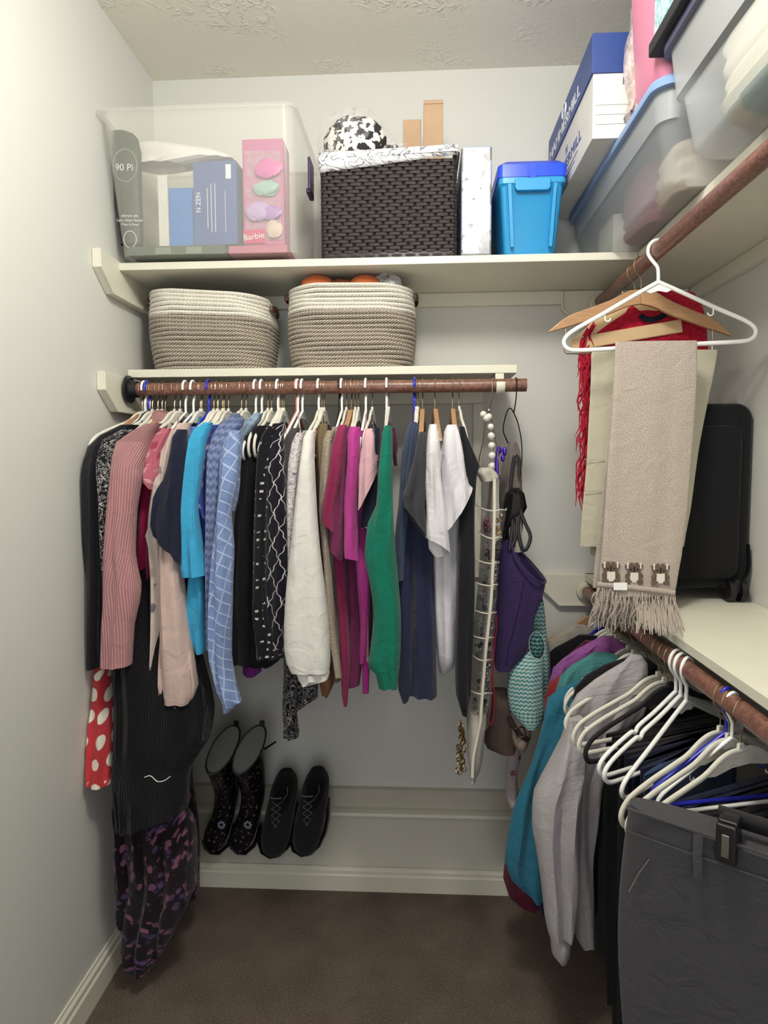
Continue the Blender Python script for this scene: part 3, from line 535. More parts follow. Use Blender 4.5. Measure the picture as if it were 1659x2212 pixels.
for hp, kind, short, nm, label, cat, cl, yp, hem, rows, extra in G:
    hx = Y(hp, 838, RY).x; m = FM(cl)
    if hx < .06: hx = .06+.012*(hp-270)/16
    rz = math.radians(-90+random.uniform(-2, 2)-(13 if hp == 286 else 0))
    hang(kind, (hx, RY, ZR), rz, f'{KW[kind]} holding the {short}', 'hangers on the back closet rod')
    t = thing(nm, label, cat, (hx, RY, ZR-.6), GRP)
    wpx = np.mean([r[2]-r[1] for r in rows])
    obj('sleeve' if 'dress' not in nm else 'skirt', slab(rows, yp, min(.034, .012+wpx*.0004), amp=.0055 if cl not in ('pinkrib', 'ivory') else .003, lam=.03 if cl != 'ivory' else .05, cut=CUT.get(short, 0), lean=LEAN.get(short, 0)), m, t)
    if hem: obj('body', side_body(hx, ZR-.075, ZR-.145, Y(hp, hem, -.45).z, Y((rows[0][1]+rows[0][2])/2, rows[0][0], yp).x*.5+hx*.5, ynear=max(yp+.03, -.50)), m, t)
    for en, ey, er, ed in extra: obj(en, slab(er, ey, ed, amp=.004, lam=.03), m, t)
    if short == 'white balloon-sleeve blouse':
        cf = t.children[-1]
        for px_, py_ in ((662, 1457), (667, 1452)): obj('button', MB().sphere(Y(px_, py_, -.599), .0036, 8, (1, .5, 1)), mat('shell_button', 'd9d4cc', .2, coat=.4), cf)
# small parts on single garments
for (px, kind) in ((320, 'darkslim'), (432, 'velvet'), (466, 'velvet'), (477, 'velvet'), (518, 'velvet'), (528, 'velvet'), (490, 'velvet'), (637, 'coral'), (650, 'white'), (771, 'velvet')):
    nh += 1; hx = Y(px, 838, RY).x
    nb = {320: 'beside the long black dress', 432: 'left of the sky blue top', 466: 'left of the cable-knit sweater', 477: 'right of the cable-knit sweater', 518: 'behind the periwinkle plaid blouse', 528: 'left of the two thick white hooks', 490: 'just left of the periwinkle blouse', 637: 'beside two thick white hooks', 650: 'right of the coral one', 771: 'between magenta and light pink t-shirts'}[px]
    hang(kind, (hx+.0035, RY, ZR), math.radians(-90+random.uniform(-1, 1)), f'{KW[kind]} {nb} on the back rod', 'hangers on the back closet rod')

# long floral maxi skirt at the left, pooling toward the floor
t = thing('maxi_skirt', 'long dark plum floral maxi skirt reaching almost to the carpet', 'skirt', (.12, -.4, .02))
m_max = fab('maxi_floral', '1b1019', 'bloom', '84536a', '57406c', 1.7)
obj('skirt', slab([(1640, 247, 300), (1760, 249, 405), (1800, 250, 425), (1900, 252, 428), (1960, 256, 400), (2020, 262, 368), (2050, 268, 350), (2078, 290, 332)], -.49, .05, amp=.012, lam=.045, n=56, step=14), m_max, t)
obj('back_panel', slab([(1600, 330, 415), (1700, 345, 412), (1850, 350, 430), (1930, 345, 428)], -.33, .05, amp=.01, lam=.04, n=40), m_max, t)
d = MB().tube(crv([Y(312, 1679, -.612), Y(325, 1676, -.612), Y(340, 1688, -.612), Y(355, 1686, -.612), Y(368, 1677, -.612)], 5), .0009, 5)
obj('drawstring', d, m_plw, t, label='thin white drawstring')

# ================================================================== things on the top shelf (back)
def blob(c, r, sz, seed, amp=.12, n=18):
    rnd = random.Random(seed); ph = [rnd.random()*6 for _ in range(6)]; rings = []
    for i in range(n//2+1):
        t_ = max(.03, min(PI-.03, PI*i/(n//2))); ring = []
        for k in range(n):
            a_ = 2*PI*k/n; q = r*(1+amp*math.sin(3*a_+ph[0]+2*t_)+amp*.7*math.sin(5*a_+ph[1])*math.sin(4*t_+ph[2]))
            ring.append(Vector(c)+Vector((math.sin(t_)*math.cos(a_)*q*sz[0], math.sin(t_)*math.sin(a_)*q*sz[1], math.cos(t_)*q*sz[2])))
        rings.append(ring)
    return MB().loft(rings)
BIN = clear('frosted_bin_plastic', 'dcdbd0', .27, .3); CLR = clear('clear_film', 'f2f4f6', .05, .08, .16); VIN = clear('clear_vinyl', 'd8d6d2', .10, .15, .08)
def bin_walls(b, tp, z0, z1, r=.03, th=.0022, n=8, rim=.012, steps=5):
    """open storage bin: outer skin, inner skin and a flanged rim; b/tp = (x0,x1,y0,y1) at bottom/top"""
    def ring(s, ins=0, ex=0):
        q = [b[i]+(tp[i]-b[i])*s for i in range(4)]; x0, x1, y0, y1 = q[0]+ins-ex, q[1]-ins+ex, q[2]+ins-ex, q[3]-ins+ex
        return rrect((x0+x1)/2, (y0+y1)/2, (x1-x0)/2, (y1-y0)/2, r, z0+(z1-z0)*s, n)
    rs = [ring(.02, th+.004)]+[ring(.03+.0*i) if i == 0 else ring(i/steps) for i in range(steps+1)]
    rs += [ring(1, 0, rim), [p+Vector((0, 0, -.008)) for p in ring(1, 0, rim)]]
    return MB().loft(rs, (True, False))
t = thing('storage_bin', 'large frosted plastic bin at the left end of the top shelf, full of boxes', 'storage bin', (.25, -.18, ZU))
obj('tub', bin_walls((.034, .486, -.325, -.03), (.014, .488, -.375, -.012), ZU+.001, 2.163, r=.028), BIN, t)
m_lat = mat('purple_plastic', '33204f', .4)
obj('latch', MB().box((.499, -.22, 2.02), (.506, -.16, 2.11)).box((.494, -.22, 2.018), (.506, -.16, 2.03)), m_lat, t, smooth=False, bevel=.002, label='dark purple latch')
m_card = mat('kraft_card', 'b39578', .8, bump=(200, .05)); m_print = mat('white_print', 'dfe3e6', .6, var=0)
def boxthing(nm, lbl, cat, a, b, m, group=None, rz=0, parts=None):
    t = thing(nm, lbl, cat, ((a[0]+b[0])/2, (a[1]+b[1])/2, a[2]), group)
    obj('carton', MB().box(a, b), m, t, smooth=False, bevel=.0015); t.rotation_euler.z = rz; return t
g = 'boxes inside the frosted bin'
zb = ZU+.012
b1 = boxthing('board_game', 'flat dark green game box lying on the bottom of the frosted bin', 'box', (.05, -.318, zb), (.30, -.06, zb+.024), mat('game_green', '33453c', .5), g)
obj('printed_shape', MB().box((.12, -.3186, zb+.004), (.16, -.3178, zb+.02)).box((.20, -.3186, zb+.004), (.24, -.3178, zb+.02)), mat('sage_print', '72806e', .5), b1, smooth=False, kind='stuff')
b1 = boxthing('board_game', 'flat pink and beige game box lying on the bottom of the frosted bin', 'box', (.31, -.318, zb), (.46, -.06, zb+.02), mat('game_pink', 'b55a7d', .5), g)
zb2 = zb+.026
b1 = thing('black_pouch', 'tall black pouch with a round top and white lettering at the left in the bin', 'pouch', (.08, -.28, zb2), g)
obj('body', slab([(284, 244, 272), (290, 236, 288), (302, 233, 298), (330, 235, 304), (400, 244, 306), (480, 254, 308), (530, 262, 308)], -.285, .018, amp=.001, lam=.1, n=36, step=8), mat('carton_black', '2a322f', .5), b1)
for (px, py, sz, s_) in ((268, 362, .024, '90 Pi'), (280, 466, .0105, 'vibrant sm'), (280, 476, .0085, 'Light, Matte, Round'), (281, 485, .0085, 'Maps & Read')):
    text('lettering', s_, sz, m_print, b1, frame(Y(px, py, -.305), (1, 0, -.03), (0, 0, 1)))
for (px, py, rx, ry, m_, l_) in ((281, 517, .0165, .021, m_print, 'white ring badge'), (270, 357, .031, .04, mat('green_print', '7fa68c', .5), 'pale green ring round the number')):
    q = Y(px, py, -.3045); obj('badge', MB().tube([(q.x+rx*math.cos(a_), q.y, q.z+ry*math.sin(a_)) for a_ in np.linspace(0, 2*PI, 24)], .0011, 5), m_, b1, label=l_)
b1 = boxthing('carton_box', 'plain bright blue carton behind a white flap in the bin', 'box', (.148, -.29, zb2), (.215, -.2, 2.01), mat('carton_blue', '2f78c4', .5), g)
obj('flap', MB().box((.122, -.295, zb2), (.147, -.285, 2.04)), mat('white_card', 'd9d7d0', .7), b1, smooth=False)
b1 = boxthing('carton_box', 'dark blue carton with white printed lines in the middle of the bin', 'box', (.222, -.31, zb2), (.335, -.2, 2.065), mat('carton_navy', '3a5a98', .45), g, -.06)
text('lettering', 'N ZEN', .017, m_print, b1, frame((.235, -.3105, 1.965), (0, 0, 1), (-1, 0, 0)))
obj('printed_lines', MB().box((.258, -.3106, 1.90), (.2595, -.3102, 2.0)).box((.268, -.3106, 1.89), (.2695, -.3102, 2.01)).box((.278, -.3106, 1.89), (.2795, -.3102, 2.01)).box((.305, -.3106, 1.89), (.306, -.3102, 1.99)).box((.308, -.3106, 2.02), (.322, -.3102, 2.055)), m_print, b1, smooth=False)
obj('pouch_top', MB(), m_print, b1) if False else None
pouch = slab([(312, 300, 330), (322, 288, 400), (335, 284, 480), (350, 292, 508), (362, 300, 400)], -.25, .04, amp=.003, step=10)
o = obj('zip_pouch', pouch, mat('white_pouch', 'e6e2de', .35, bump=(20, .4)), label='white plastic pouch with a red patch lying over the cartons in the bin', cat='pouch', group=g)
# doll box
t = boxthing('doll_box', 'tall pink windowed doll box standing at the right in the frosted bin', 'box', (.345, -.30, zb2), (.45, -.22, 2.12), mat('doll_pink', 'b9588f', .5), g)
t2 = t; bx = .3975
obj('window', MB().box((.352, -.304, 1.87), (.444, -.3005, 2.09)), clear('doll_window', 'dcc3d3', .12, .1, .2), t2, smooth=False)
for k_, (q_, r_, sz_, m_) in enumerate((((.412, -.308, 2.045), .027, (1.25, .25, .8), mat('hot_pink', 'cf5aa6', .4)), ((.408, -.308, 1.995), .027, (1.2, .25, .62), mat('doll_teal', '8fb5ab', .4)), ((.385, -.308, 1.94), .03, (1.1, .25, .7), mat('doll_lilac', 'b79acb', .4)), ((.418, -.309, 1.935), .022, (1.2, .25, .7), mat('doll_purple', 'a374bb', .4)), ((.425, -.308, 1.895), .022, (1, .25, .9), mat('doll_cream', 'c9b3a8', .5)))): obj('doll_outfit', blob(q_, r_, sz_, 20+k_, .14, 20), m_, t2)
obj('logo_panel', MB().box((.345, -.3052, 1.862), (.40, -.3005, 1.895)), mat('logo_pink', 'c41d68', .5), t2, smooth=False)
text('lettering', 'Barbie', .021, m_print, t2, frame((.3725, -.3058, 1.878), (1, 0, .12), (-.1, 0, 1)))

# wicker basket
m_wick = mat('dark_wicker', '2c2423', .5, bump=(300, .3), var=.2); m_line = fab('basket_liner', 'e4e4e6', 'lines', '7c7c82', None, .45)
t = thing('wicker_basket', 'dark brown woven wicker basket with a white patterned liner on the top shelf', 'basket', (.716, -.16, ZU))
bx0, bx1, by0, by1, bz0, bz1 = .549, .884, -.298, -.03, ZU+.001, 2.06
obj('inner_box', bin_walls((bx0+.006, bx1-.006, by0+.006, by1-.006), (bx0+.004, bx1-.004, by0+.004, by1-.004), bz0, bz1, .012, rim=.001), mat('wicker_dark', '1d1817', .8), t, solid=.002)
wv = MB(); rh = .0088; cw = .0172; nr = int((bz1-bz0)/rh)
def strand(p, q, n_, z, d=.0045):
    p, q = Vector(p), Vector(q); e = (q-p); s_ = [0, .12, .5, .88, 1]; o_ = [0, .8, 1.1, .8, 0]
    lo = [p+e*a_+n_*d*b_ for a_, b_ in zip(s_, o_)]; vs = [v+Vector((0, 0, -rh*.42)) for v in lo]+[v+n_*.0012 for v in lo]+[v+Vector((0, 0, rh*.42)) for v in lo]
    fs = [(i, i+1, i+6, i+5) for i in range(4)]+[(i+5, i+6, i+11, i+10) for i in range(4)]; wv.add(vs, fs)
for r_ in range(nr):
    z = bz0+rh*(r_+.5)
    for nx, (c0, c1, fixed, nn) in enumerate(((bx0, bx1, by0, Vector((0, -1, 0))), (by0, by1, bx0, Vector((-1, 0, 0))), (by0, by1, bx1, Vector((1, 0, 0))))):
        k = c0-cw*(1 if r_ % 2 else 0)-(.3*cw if r_ % 4 > 1 else 0)
        while k < c1:
            a_, b_ = max(c0, k), min(c1, k+cw*1.9)
            if b_-a_ > .003: strand(((a_, fixed, z) if nx == 0 else (fixed, a_, z)), ((b_, fixed, z) if nx == 0 else (fixed, b_, z)), nn, z)
            k += cw*2
obj('weave', wv, m_wick, t, smooth=False, kind='stuff', label='woven dark brown strands')
lz = MB(); rs = []
for k, (dz, ex) in enumerate(((-.012, .006), (0, .010), (.02, .012), (.036, .010), (.040, .004), (.03, -.004))):
    rs.append([p+Vector((0, .0, .006*math.sin(p.x*30)+(.012*(p.x-.716)/.17 if k < 2 else 0)+(.014 if k<2 else 0))) for p in rrect((bx0+bx1)/2, (by0+by1)/2, (bx1-bx0)/2+ex, (by1-by0)/2+ex, .014, bz1-.014+dz, 14)])
obj('liner', lz.loft(rs, (False, False)), m_line, t, solid=.001)
obj('bottom_band', MB().loft([rrect(.7165, -.164, .171, .138, .012, z, 5) for z in (bz0, bz0+.006, bz0+.012)]), mat('wicker_base', '171313', .4), t)
# contents of the wicker basket
m_cow = NT('cow_plush'); q = m_cow.noise(m_cow.coord(), 52, 2); m_cow.col(m_cow.mix(m_cow.step(q, .5, .53), lin('e3e0da'), lin('2b2728'))); m_cow.b.inputs['Roughness'].default_value = .9; m_cow = m_cow.m
t = thing('plush_toy', 'black and white spotted plush toy wrapped in clear film on top of the wicker basket', 'soft toy', (.63, -.2, 2.02))
obj('body', blob((.630, -.225, 2.125), .080, (1.05, .8, .95), 3, .05), m_cow, t)
obj('wrapping', blob((.624, -.215, 2.132), .098, (1.05, .75, .92), 5, .09, 26), CLR, t, label='crumpled clear film')
obj('wrapping', blob((.735, -.2, 2.125), .032, (1.1, .7, .6), 9, .2, 22), CLR, t, label='twisted end of the clear film')
obj('tail', blob((.715, -.2, 2.130), .022, (1.3, .6, .5), 4, .1, 14), m_cow, t)
boxthing('carton_box', 'shorter plain kraft carton standing in the wicker basket', 'box', (.752, -.20, 1.95), (.80, -.14, 2.205), m_card, 'kraft cartons in the wicker basket')
t = boxthing('carton_box', 'taller plain kraft carton with a flap standing in the wicker basket', 'box', (.806, -.22, 1.95), (.857, -.15, 2.24), m_card, 'kraft cartons in the wicker basket')
obj('flap', MB().box((.806, -.222, 2.232), (.857, -.2205, 2.241)), m_card, t, smooth=False)
# silver gift box
m_sil = NT('silver_foil'); vv = m_sil.coord(); q = m_sil.noise(vv, 22, 2, .6); m_sil.col(m_sil.mix(m_sil.step(q, .5, .52), lin('b9c2de'), lin('8f9094')))
m_sil.b.inputs['Metallic'].default_value = .35; m_sil.b.inputs['Roughness'].default_value = .3; m_sil.bump(m_sil.noise(vv, 14, 2, 1), .2, .008); m_sil = m_sil.m
t = thing('gift_box', 'tall silver foil gift box with grey patterns beside the wicker basket', 'box', (.937, -.15, ZU))
obj('carton', MB().box((.9, -.298, ZU+.001), (.976, -.06, 2.088)), m_sil, t, smooth=False, bevel=.005)
m_sg = mat('foil_print', '8e9094', .45)
def snow(cx, cz, r, mb):
    for k in range(3):
        a_ = PI*k/3; mb.tube([(cx-r*math.cos(a_), -.2985, cz-r*math.sin(a_)), (cx+r*math.cos(a_), -.2985, cz+r*math.sin(a_))], .0009, 4)
    return mb
mb = MB()
for c_ in ((.912, 2.008, .0055), (.93, 1.96, .005), (.923, 1.896, .0075), (.905, 1.87, .006), (.948, 1.985, .004)): snow(*c_, mb)
obj('snowflakes', mb, m_sg, t, label='small grey snowflake prints')
# blue tote
m_cy = mat('cyan_plastic', '2a93cc', .35, var=.02); m_rb = mat('royal_lid_plastic', '1b49d8', .3, var=.02)
t = thing('storage_tote', 'bright blue plastic tote with a darker blue lid on the top shelf', 'tote', (1.075, -.17, ZU))
def rr4(x0, x1, y0, y1, z, r=.014, n=5): return rrect((x0+x1)/2, (y0+y1)/2, (x1-x0)/2, (y1-y0)/2, r, z, n)
obj('tub', MB().loft([rr4(1.012, 1.132, -.292, -.05, ZU+.001), rr4(1.008, 1.137, -.296, -.045, ZU+.012), rr4(.996, 1.152, -.306, -.03, 1.985), rr4(.992, 1.158, -.312, -.024, 1.99), rr4(.992, 1.158, -.312, -.024, 2.004), rr4(.996, 1.152, -.3, -.03, 2.005)]), m_cy, t)
fb = MB(); 
for s in (-1, 1):
    cx = 1.073+s*.043; fb = MB().loft([[Vector((cx+s*(.004+.009*q)+a_, -.3065-.0005+(.0135 if 0 else 0)-.012*(q-.5)*.6-.004+b_, 1.835+.15*q)) for a_, b_ in ((-.004, .004), (-.004, -.006), (.004, -.006), (.004, .004))] for q in (0, .5, 1)]); obj('rib', fb, m_cy, t, smooth=False)

obj('handle', MB().prism([(1.031, 1.998), (1.031, 1.975), (1.036, 1.968), (1.112, 1.968), (1.117, 1.975), (1.117, 1.998)], 1, -.322, -.309), m_cy, t, smooth=False, bevel=.002)
ld_ = obj('lid', MB().loft([rr4(.990, 1.160, -.314, -.022, 2.004), rr4(.990, 1.160, -.314, -.022, 2.034), rr4(1.003, 1.147, -.30, -.036, 2.046), rr4(1.006, 1.144, -.297, -.04, 2.046)]), m_rb, t)
obj('latch', MB().box((1.062, -.3175, 2.004), (1.064, -.315, 2.036)).box((1.084, -.3175, 2.004), (1.086, -.315, 2.036)).box((1.066, -.3165, 1.998), (1.082, -.314, 2.006)), m_rb, ld_, smooth=False)

# ================================================================== rope baskets on the middle shelf
m_rw = fab('white_rope', 'cbc5b8', 'rope', 'ebe7dc'); m_rg = fab('grey_rope', '746b60', 'rope', 'c3b8a8'); m_lea = mat('brown_leather', '4a2d22', .5)
def rope_basket(label, x0, x1, sag, seed):
    t = thing('rope_basket', label, 'basket', ((x0+x1)/2, -.15, ZM), 'rope baskets on the middle shelf'); rnd = random.Random(seed); ph = rnd.random()*6
    cx = (x0+x1)/2; nr = 18; rr_ = .0061
    def top(x, k): u = (x-x0)/(x1-x0); return (k/nr)*(sag(u))
    def loop(k):
        s_ = k/nr; bul = 1-.10*(1-min(1, s_*3))**2*1.0; hx = (x1-x0)/2*(.93+.07*math.sin(min(1, s_*1.15)*PI*.8)); hy = .112*(.94+.06*s_)
        pts = rrect(cx, -.152, hx, hy, .085, 0, 12); n = len(pts)
        return [Vector((p.x, p.y+.003*math.sin(p.x*25+ph+k*.2), ZM+.0065+(.0115*k)*(1-top_sag((p.x-x0)/(x1-x0), p.y))+.0015*math.sin(p.x*40+k))) for p in pts]
    def top_sag(u, y): return sag(u)*(1 if y > -.2 else .8)
    for nm_, ks, m in (('rope_wall', range(0, 13), m_rg), ('rope_rim', range(13, 19), m_rw)):
        mb = MB()
        for k in ks:
            L = loop(k); mb.tube(L+[L[0]], [(rr_, rr_*1.1)]*(len(L)+1), 7, cap=False, flat=(0, 0, 1))
        obj(nm_, mb, m, t, label='natural grey-brown rope wall' if nm_ == 'rope_wall' else 'white rope rim')
    obj('base', MB().loft([rrect(cx, -.152, (x1-x0)/2*.93, .105, .08, ZM+z, 8) for z in (.002, .008)]), m_rg, t)
    for s in (-1, 1):
        hx = cx+s*((x1-x0)/2+.005); k = 1-sag(1 if s > 0 else 0)
        z = ZM+.2*k
        obj('handle', MB().tube(crv([(hx-s*.006, -.205, z), (hx+s*.003, -.20, z), (hx+s*.006, -.165, z+.004), (hx+s*.003, -.13, z), (hx-s*.006, -.125, z)], 4), [(.009, .002)]*17, 8, flat=(0, 0, 1)), m_lea, t, label='brown leather handle')
    return t
rope_basket('grey and white rope basket sagging to the right, left one on middle shelf', .052, .388, lambda u: .13*max(0, u-.25)**1.3*1.5+.02, 1)
rope_basket('grey and white rope basket holding orange things, right one on middle shelf', .437, .780, lambda u: .06*max(0, u-.55)+.015*max(0, .3-u), 2)
m_or = mat('orange_plush', 'c4683a', .9, bump=(300, .4))
obj('pumpkin_plush', blob((.523, -.232, ZM+.2245), .044, (1, .55, .56), 2, .03, 20), m_or, label='orange plush pumpkin, left one peeking over the right rope basket', cat='soft toy', group='orange things in the rope basket')
obj('pumpkin_plush', blob((.650, -.232, ZM+.2235), .042, (1, .55, .57), 6, .03, 20), m_or, label='orange plush pumpkin, right one beside the clear bag', cat='soft toy', group='orange things in the rope basket')
obj('felt_leaf', blob((.588, -.232, ZM+.222), .030, (1.1, .6, .5), 8, .1, 14), mat('brown_orange', '8a4a30', .9), label='brown felt piece between the two orange plush pumpkins', cat='decoration')
obj('plastic_bag', blob((.712, -.225, ZM+.207), .047, (.95, .6, .85), 12, .16, 26), clear('bag_film', 'd9d6da', .3, .15, .5), label='crumpled clear plastic bag in the right rope basket', cat='bag')

BIN = clear('frosted_bin_plastic_right', 'ccd0d0', .46, .35)
# ================================================================== right top shelf: bins and boxes
def panel(mb, a, b, mi=0): return mb.box(a, b, mi=mi)
t = thing('storage_bin', 'long clear bin with a pale blue lid under the paper box, overhanging the right shelf', 'storage bin', (1.4, -.4, ZU))
obj('tub', MB().loft([rr4(1.275, 1.55, -.69, -.09, ZU+.001, .03, 7), rr4(1.262, 1.56, -.70, -.08, ZU+.015, .03, 7), rr4(1.245, 1.575, -.72, -.05, 1.925, .035, 7), rr4(1.238, 1.58, -.727, -.045, 1.93, .035, 7), rr4(1.232, 1.585, -.735, -.035, 1.985, .04, 7)], (True, False)), BIN, t)
obj('lid', MB().loft([rr4(1.222, 1.59, -.747, -.022, 1.982, .045, 9), rr4(1.220, 1.592, -.75, -.02, 1.992, .045, 9), rr4(1.224, 1.588, -.746, -.024, 1.999, .045, 9)]), mat('pale_blue_lid', '7f9cc9', .4), t, label='pale blue lid')
obj('handle', MB().box((1.29, -.752, 1.95), (1.50, -.728, 1.958)), BIN, t, smooth=False)
g2 = 'folded clothes and boxes in the clear bins'
def folded(lbl, a, b, m, seed):
    c = [(a[i]+b[i])/2 for i in range(3)]; h = [(b[i]-a[i])/2 for i in range(3)]; rs = []; rnd = random.Random(seed); ph = rnd.random()*6; L = max(2, int(h[2]/.012))
    for k in range(L*2+1):
        s_ = k/(L*2); ins = .006 if k % 2 == 0 else 0
        rs.append([p+Vector((.003*math.sin(p.y*40+ph+k), .003*math.sin(p.x*50+ph), .003*math.sin(p.x*30+p.y*22+ph))) for p in rrect(c[0], c[1], h[0]-ins, h[1]-ins, min(h[0], h[1])*.5, a[2]+(b[2]-a[2])*s_, 8)])
    return obj('folded_clothes', MB().loft(rs), m, label=lbl, cat='clothes', group=g2)
folded('folded pink and mauve clothes in the blue-lidded bin', (1.285, -.52, ZU+.008), (1.53, -.30, 1.955), mat('c_mauve', '8e5f72', .9), 1)
folded('folded beige clothes in the blue-lidded bin', (1.29, -.685, ZU+.008), (1.53, -.53, 1.92), mat('c_beige2', 'b9ab98', .9), 2)
boxthing('white_box', 'white cardboard box inside the blue-lidded bin nearest the back wall', 'box', (1.285, -.27, ZU+.008), (1.5, -.13, 1.925), mat('white_card', 'd9d7d0', .7), g2)
# paper box
m_pb = mat('white_carton', 'd3d1cd', .6, bump=(40, .15)); m_nv = mat('navy_carton', '2b4482', .45); lx = 1.166
t = thing('paper_box', 'white paper carton with a navy lid on the blue-lidded bin', 'box', (1.3, -.26, 2.0))
obj('carton', MB().box((lx+.004, -.503, 2.0005), (1.448, -.032, 2.15)), m_pb, t, smooth=False, bevel=.001)
obj('lid', MB().box((lx, -.507, 2.135), (1.452, -.028, 2.217)), m_nv, t, smooth=False, bevel=.0012, label='navy lid')
FL = lambda y, z: frame((lx-.0006, y, z), (0, -1, 0), (0, 0, 1))
text('lettering', 'HAMMERMILL', .040, m_print, t, FL(-.225, 2.161), 'white lettering', .0004, 1.45)
M_ = FL(-.235, 2.196)
lg_ = obj('logo', MB().tube([(lx-.0008, -.235+.022*math.cos(a_), 2.196+.0165*math.sin(a_)) for a_ in np.linspace(0, 2*PI, 22)], .0022, 5), m_print, t, label='white round emblem')
text('logo_letter', 'H', .03, m_print, lg_, FL(-.235, 2.196), 'emblem letter')
m_ink = mat('navy_ink', '3c4a86', .6)
FB = lambda y, z: frame((lx+.0034, y, z), (0, -1, 0), (0, 0, 1))
text('lettering', 'HAMMERMILL', .036, m_ink, t, FB(-.245, 2.060), 'navy lettering', .0004, 1.45)
text('logo_letter', 'H', .028, m_ink, t, FB(-.25, 2.092))
obj('printed_line', MB().box((lx+.003, -.37, 2.036), (lx+.0036, -.12, 2.0372)).box((lx+.003, -.34, 2.026), (lx+.0036, -.12, 2.0272)), m_ink, t, smooth=False)
text('lettering', 'FR', .022, mat('pen_ink', '5b5a5e', .6), t, frame((1.243, -.5036, 2.118), (1, 0, 0), (0, 0, 1)), 'pencilled letters')
obj('crease', MB().box((lx+.01, -.5045, 2.05), (1.30, -.5032, 2.0508)).box((lx+.01, -.5045, 2.07), (1.29, -.5032, 2.0708)).box((lx+.01, -.5045, 2.03), (1.28, -.5032, 2.0308)), m_pb, t, smooth=False)
# pink bin and plastic bag behind it
m_pk = mat('pink_plastic', 'd4829e', .35, var=.03)
t = thing('pink_bin', 'pink plastic bin standing on the pale blue lid beside the paper box', 'storage bin', (1.34, -.66, 2.0))
obj('tub', MB().loft([rr4(1.238, 1.43, -.735, -.60, 2.001, .02, 6), rr4(1.228, 1.44, -.742, -.595, 2.02, .02, 6), rr4(1.212, 1.455, -.752, -.585, 2.30, .02, 6), rr4(1.205, 1.46, -.76, -.58, 2.30, .02, 6), rr4(1.205, 1.46, -.76, -.58, 2.315, .02, 6)]), m_pk, t)
obj('handle', MB().tube(crv([(1.222, -.762, 2.29), (1.224, -.766, 2.12), (1.234, -.764, 2.055), (1.26, -.762, 2.04), (1.30, -.762, 2.04)], 5), .004, 8), m_pk, t)
obj('latch', MB().box((1.242, -.772, 2.14), (1.262, -.757, 2.26)), m_pk, t, smooth=False, bevel=.003)
t = thing('doll_bag', 'clear plastic bag with pale pink things squeezed between paper box and pink bin', 'bag', (1.22, -.56, 2.0))
obj('film', slab([(20, 1362, 1385), (55, 1362, 1392), (90, 1352, 1398), (150, 1352, 1402), (210, 1358, 1400), (250, 1350, 1385)], -.55, .03, amp=.008, lam=.02), clear('bag_film2', 'e0d2d0', .35, .12, .4), t)
obj('contents', slab([(70, 1368, 1388), (120, 1364, 1396), (200, 1366, 1394), (235, 1364, 1378)], -.55, .018, amp=.005, lam=.018), mat('peach_plastic', 'c99e92', .5), t)
# near bin
t = thing('storage_bin', 'clear bin of pale folded linen nearest the camera on the right shelf', 'storage bin', (1.4, -1.1, ZU))
obj('tub', MB().loft([rr4(1.275, 1.55, -1.43, -.80, ZU+.001, .03, 7), rr4(1.264, 1.56, -1.44, -.79, ZU+.012, .03, 7), rr4(1.250, 1.57, -1.452, -.778, 1.925, .03, 7), rr4(1.240, 1.578, -1.46, -.77, 1.93, .03, 7), rr4(1.232, 1.585, -1.47, -.76, 2.015, .03, 7)], (True, False)), BIN, t)
obj('lid', MB().loft([rr4(1.222, 1.59, -1.48, -.75, 2.012, .035, 7), rr4(1.222, 1.59, -1.48, -.75, 2.026, .035, 7)]), mat('violet_grey_lid', '55546e', .4), t, label='dark violet-grey lid')
folded('folded cream linen in the near clear bin', (1.285, -1.40, ZU+.04), (1.54, -.82, 1.975), mat('c_cream', 'd8d3bf', .9), 3)
folded('folded teal cloth at the bottom of the near clear bin', (1.278, -1.40, ZU+.016), (1.54, -.90, ZU+.038), mat('c_teal', '6f9f9a', .9), 4)
folded('rolled tan cloth near the top of the near clear bin', (1.275, -1.25, 1.976), (1.50, -1.0, 2.008), mat('c_tan', 'c7a98c', .9), 6)
# teal box
m_te = NT('teal_pattern'); vv = m_te.coord(); mp = m_te.n('ShaderNodeMapping'); m_te.set(mp.inputs[0], vv); mp.inputs['Scale'].default_value = (60, 60, 30); q = m_te.noise(mp.outputs[0], 3, 3, .5)
m_te.col(m_te.mix(m_te.step(q, .42, .6), lin('6f9aa5'), lin('b9d6da'))); m_te = m_te.m
t = thing('fabric_box', 'pale teal speckled box with black edging on the near clear bin, cut by the frame', 'box', (1.4, -1.0, 2.03))
obj('carton', MB().box((1.215, -1.30, 2.05), (1.56, -.745, 2.40)), m_te, t, smooth=False, bevel=.003)
obj('edging', MB().box((1.208, -1.31, 2.027), (1.566, -.738, 2.052)), mat('black_edging', '1c1c1e', .6), t, smooth=False, bevel=.004, label='black bottom edging')

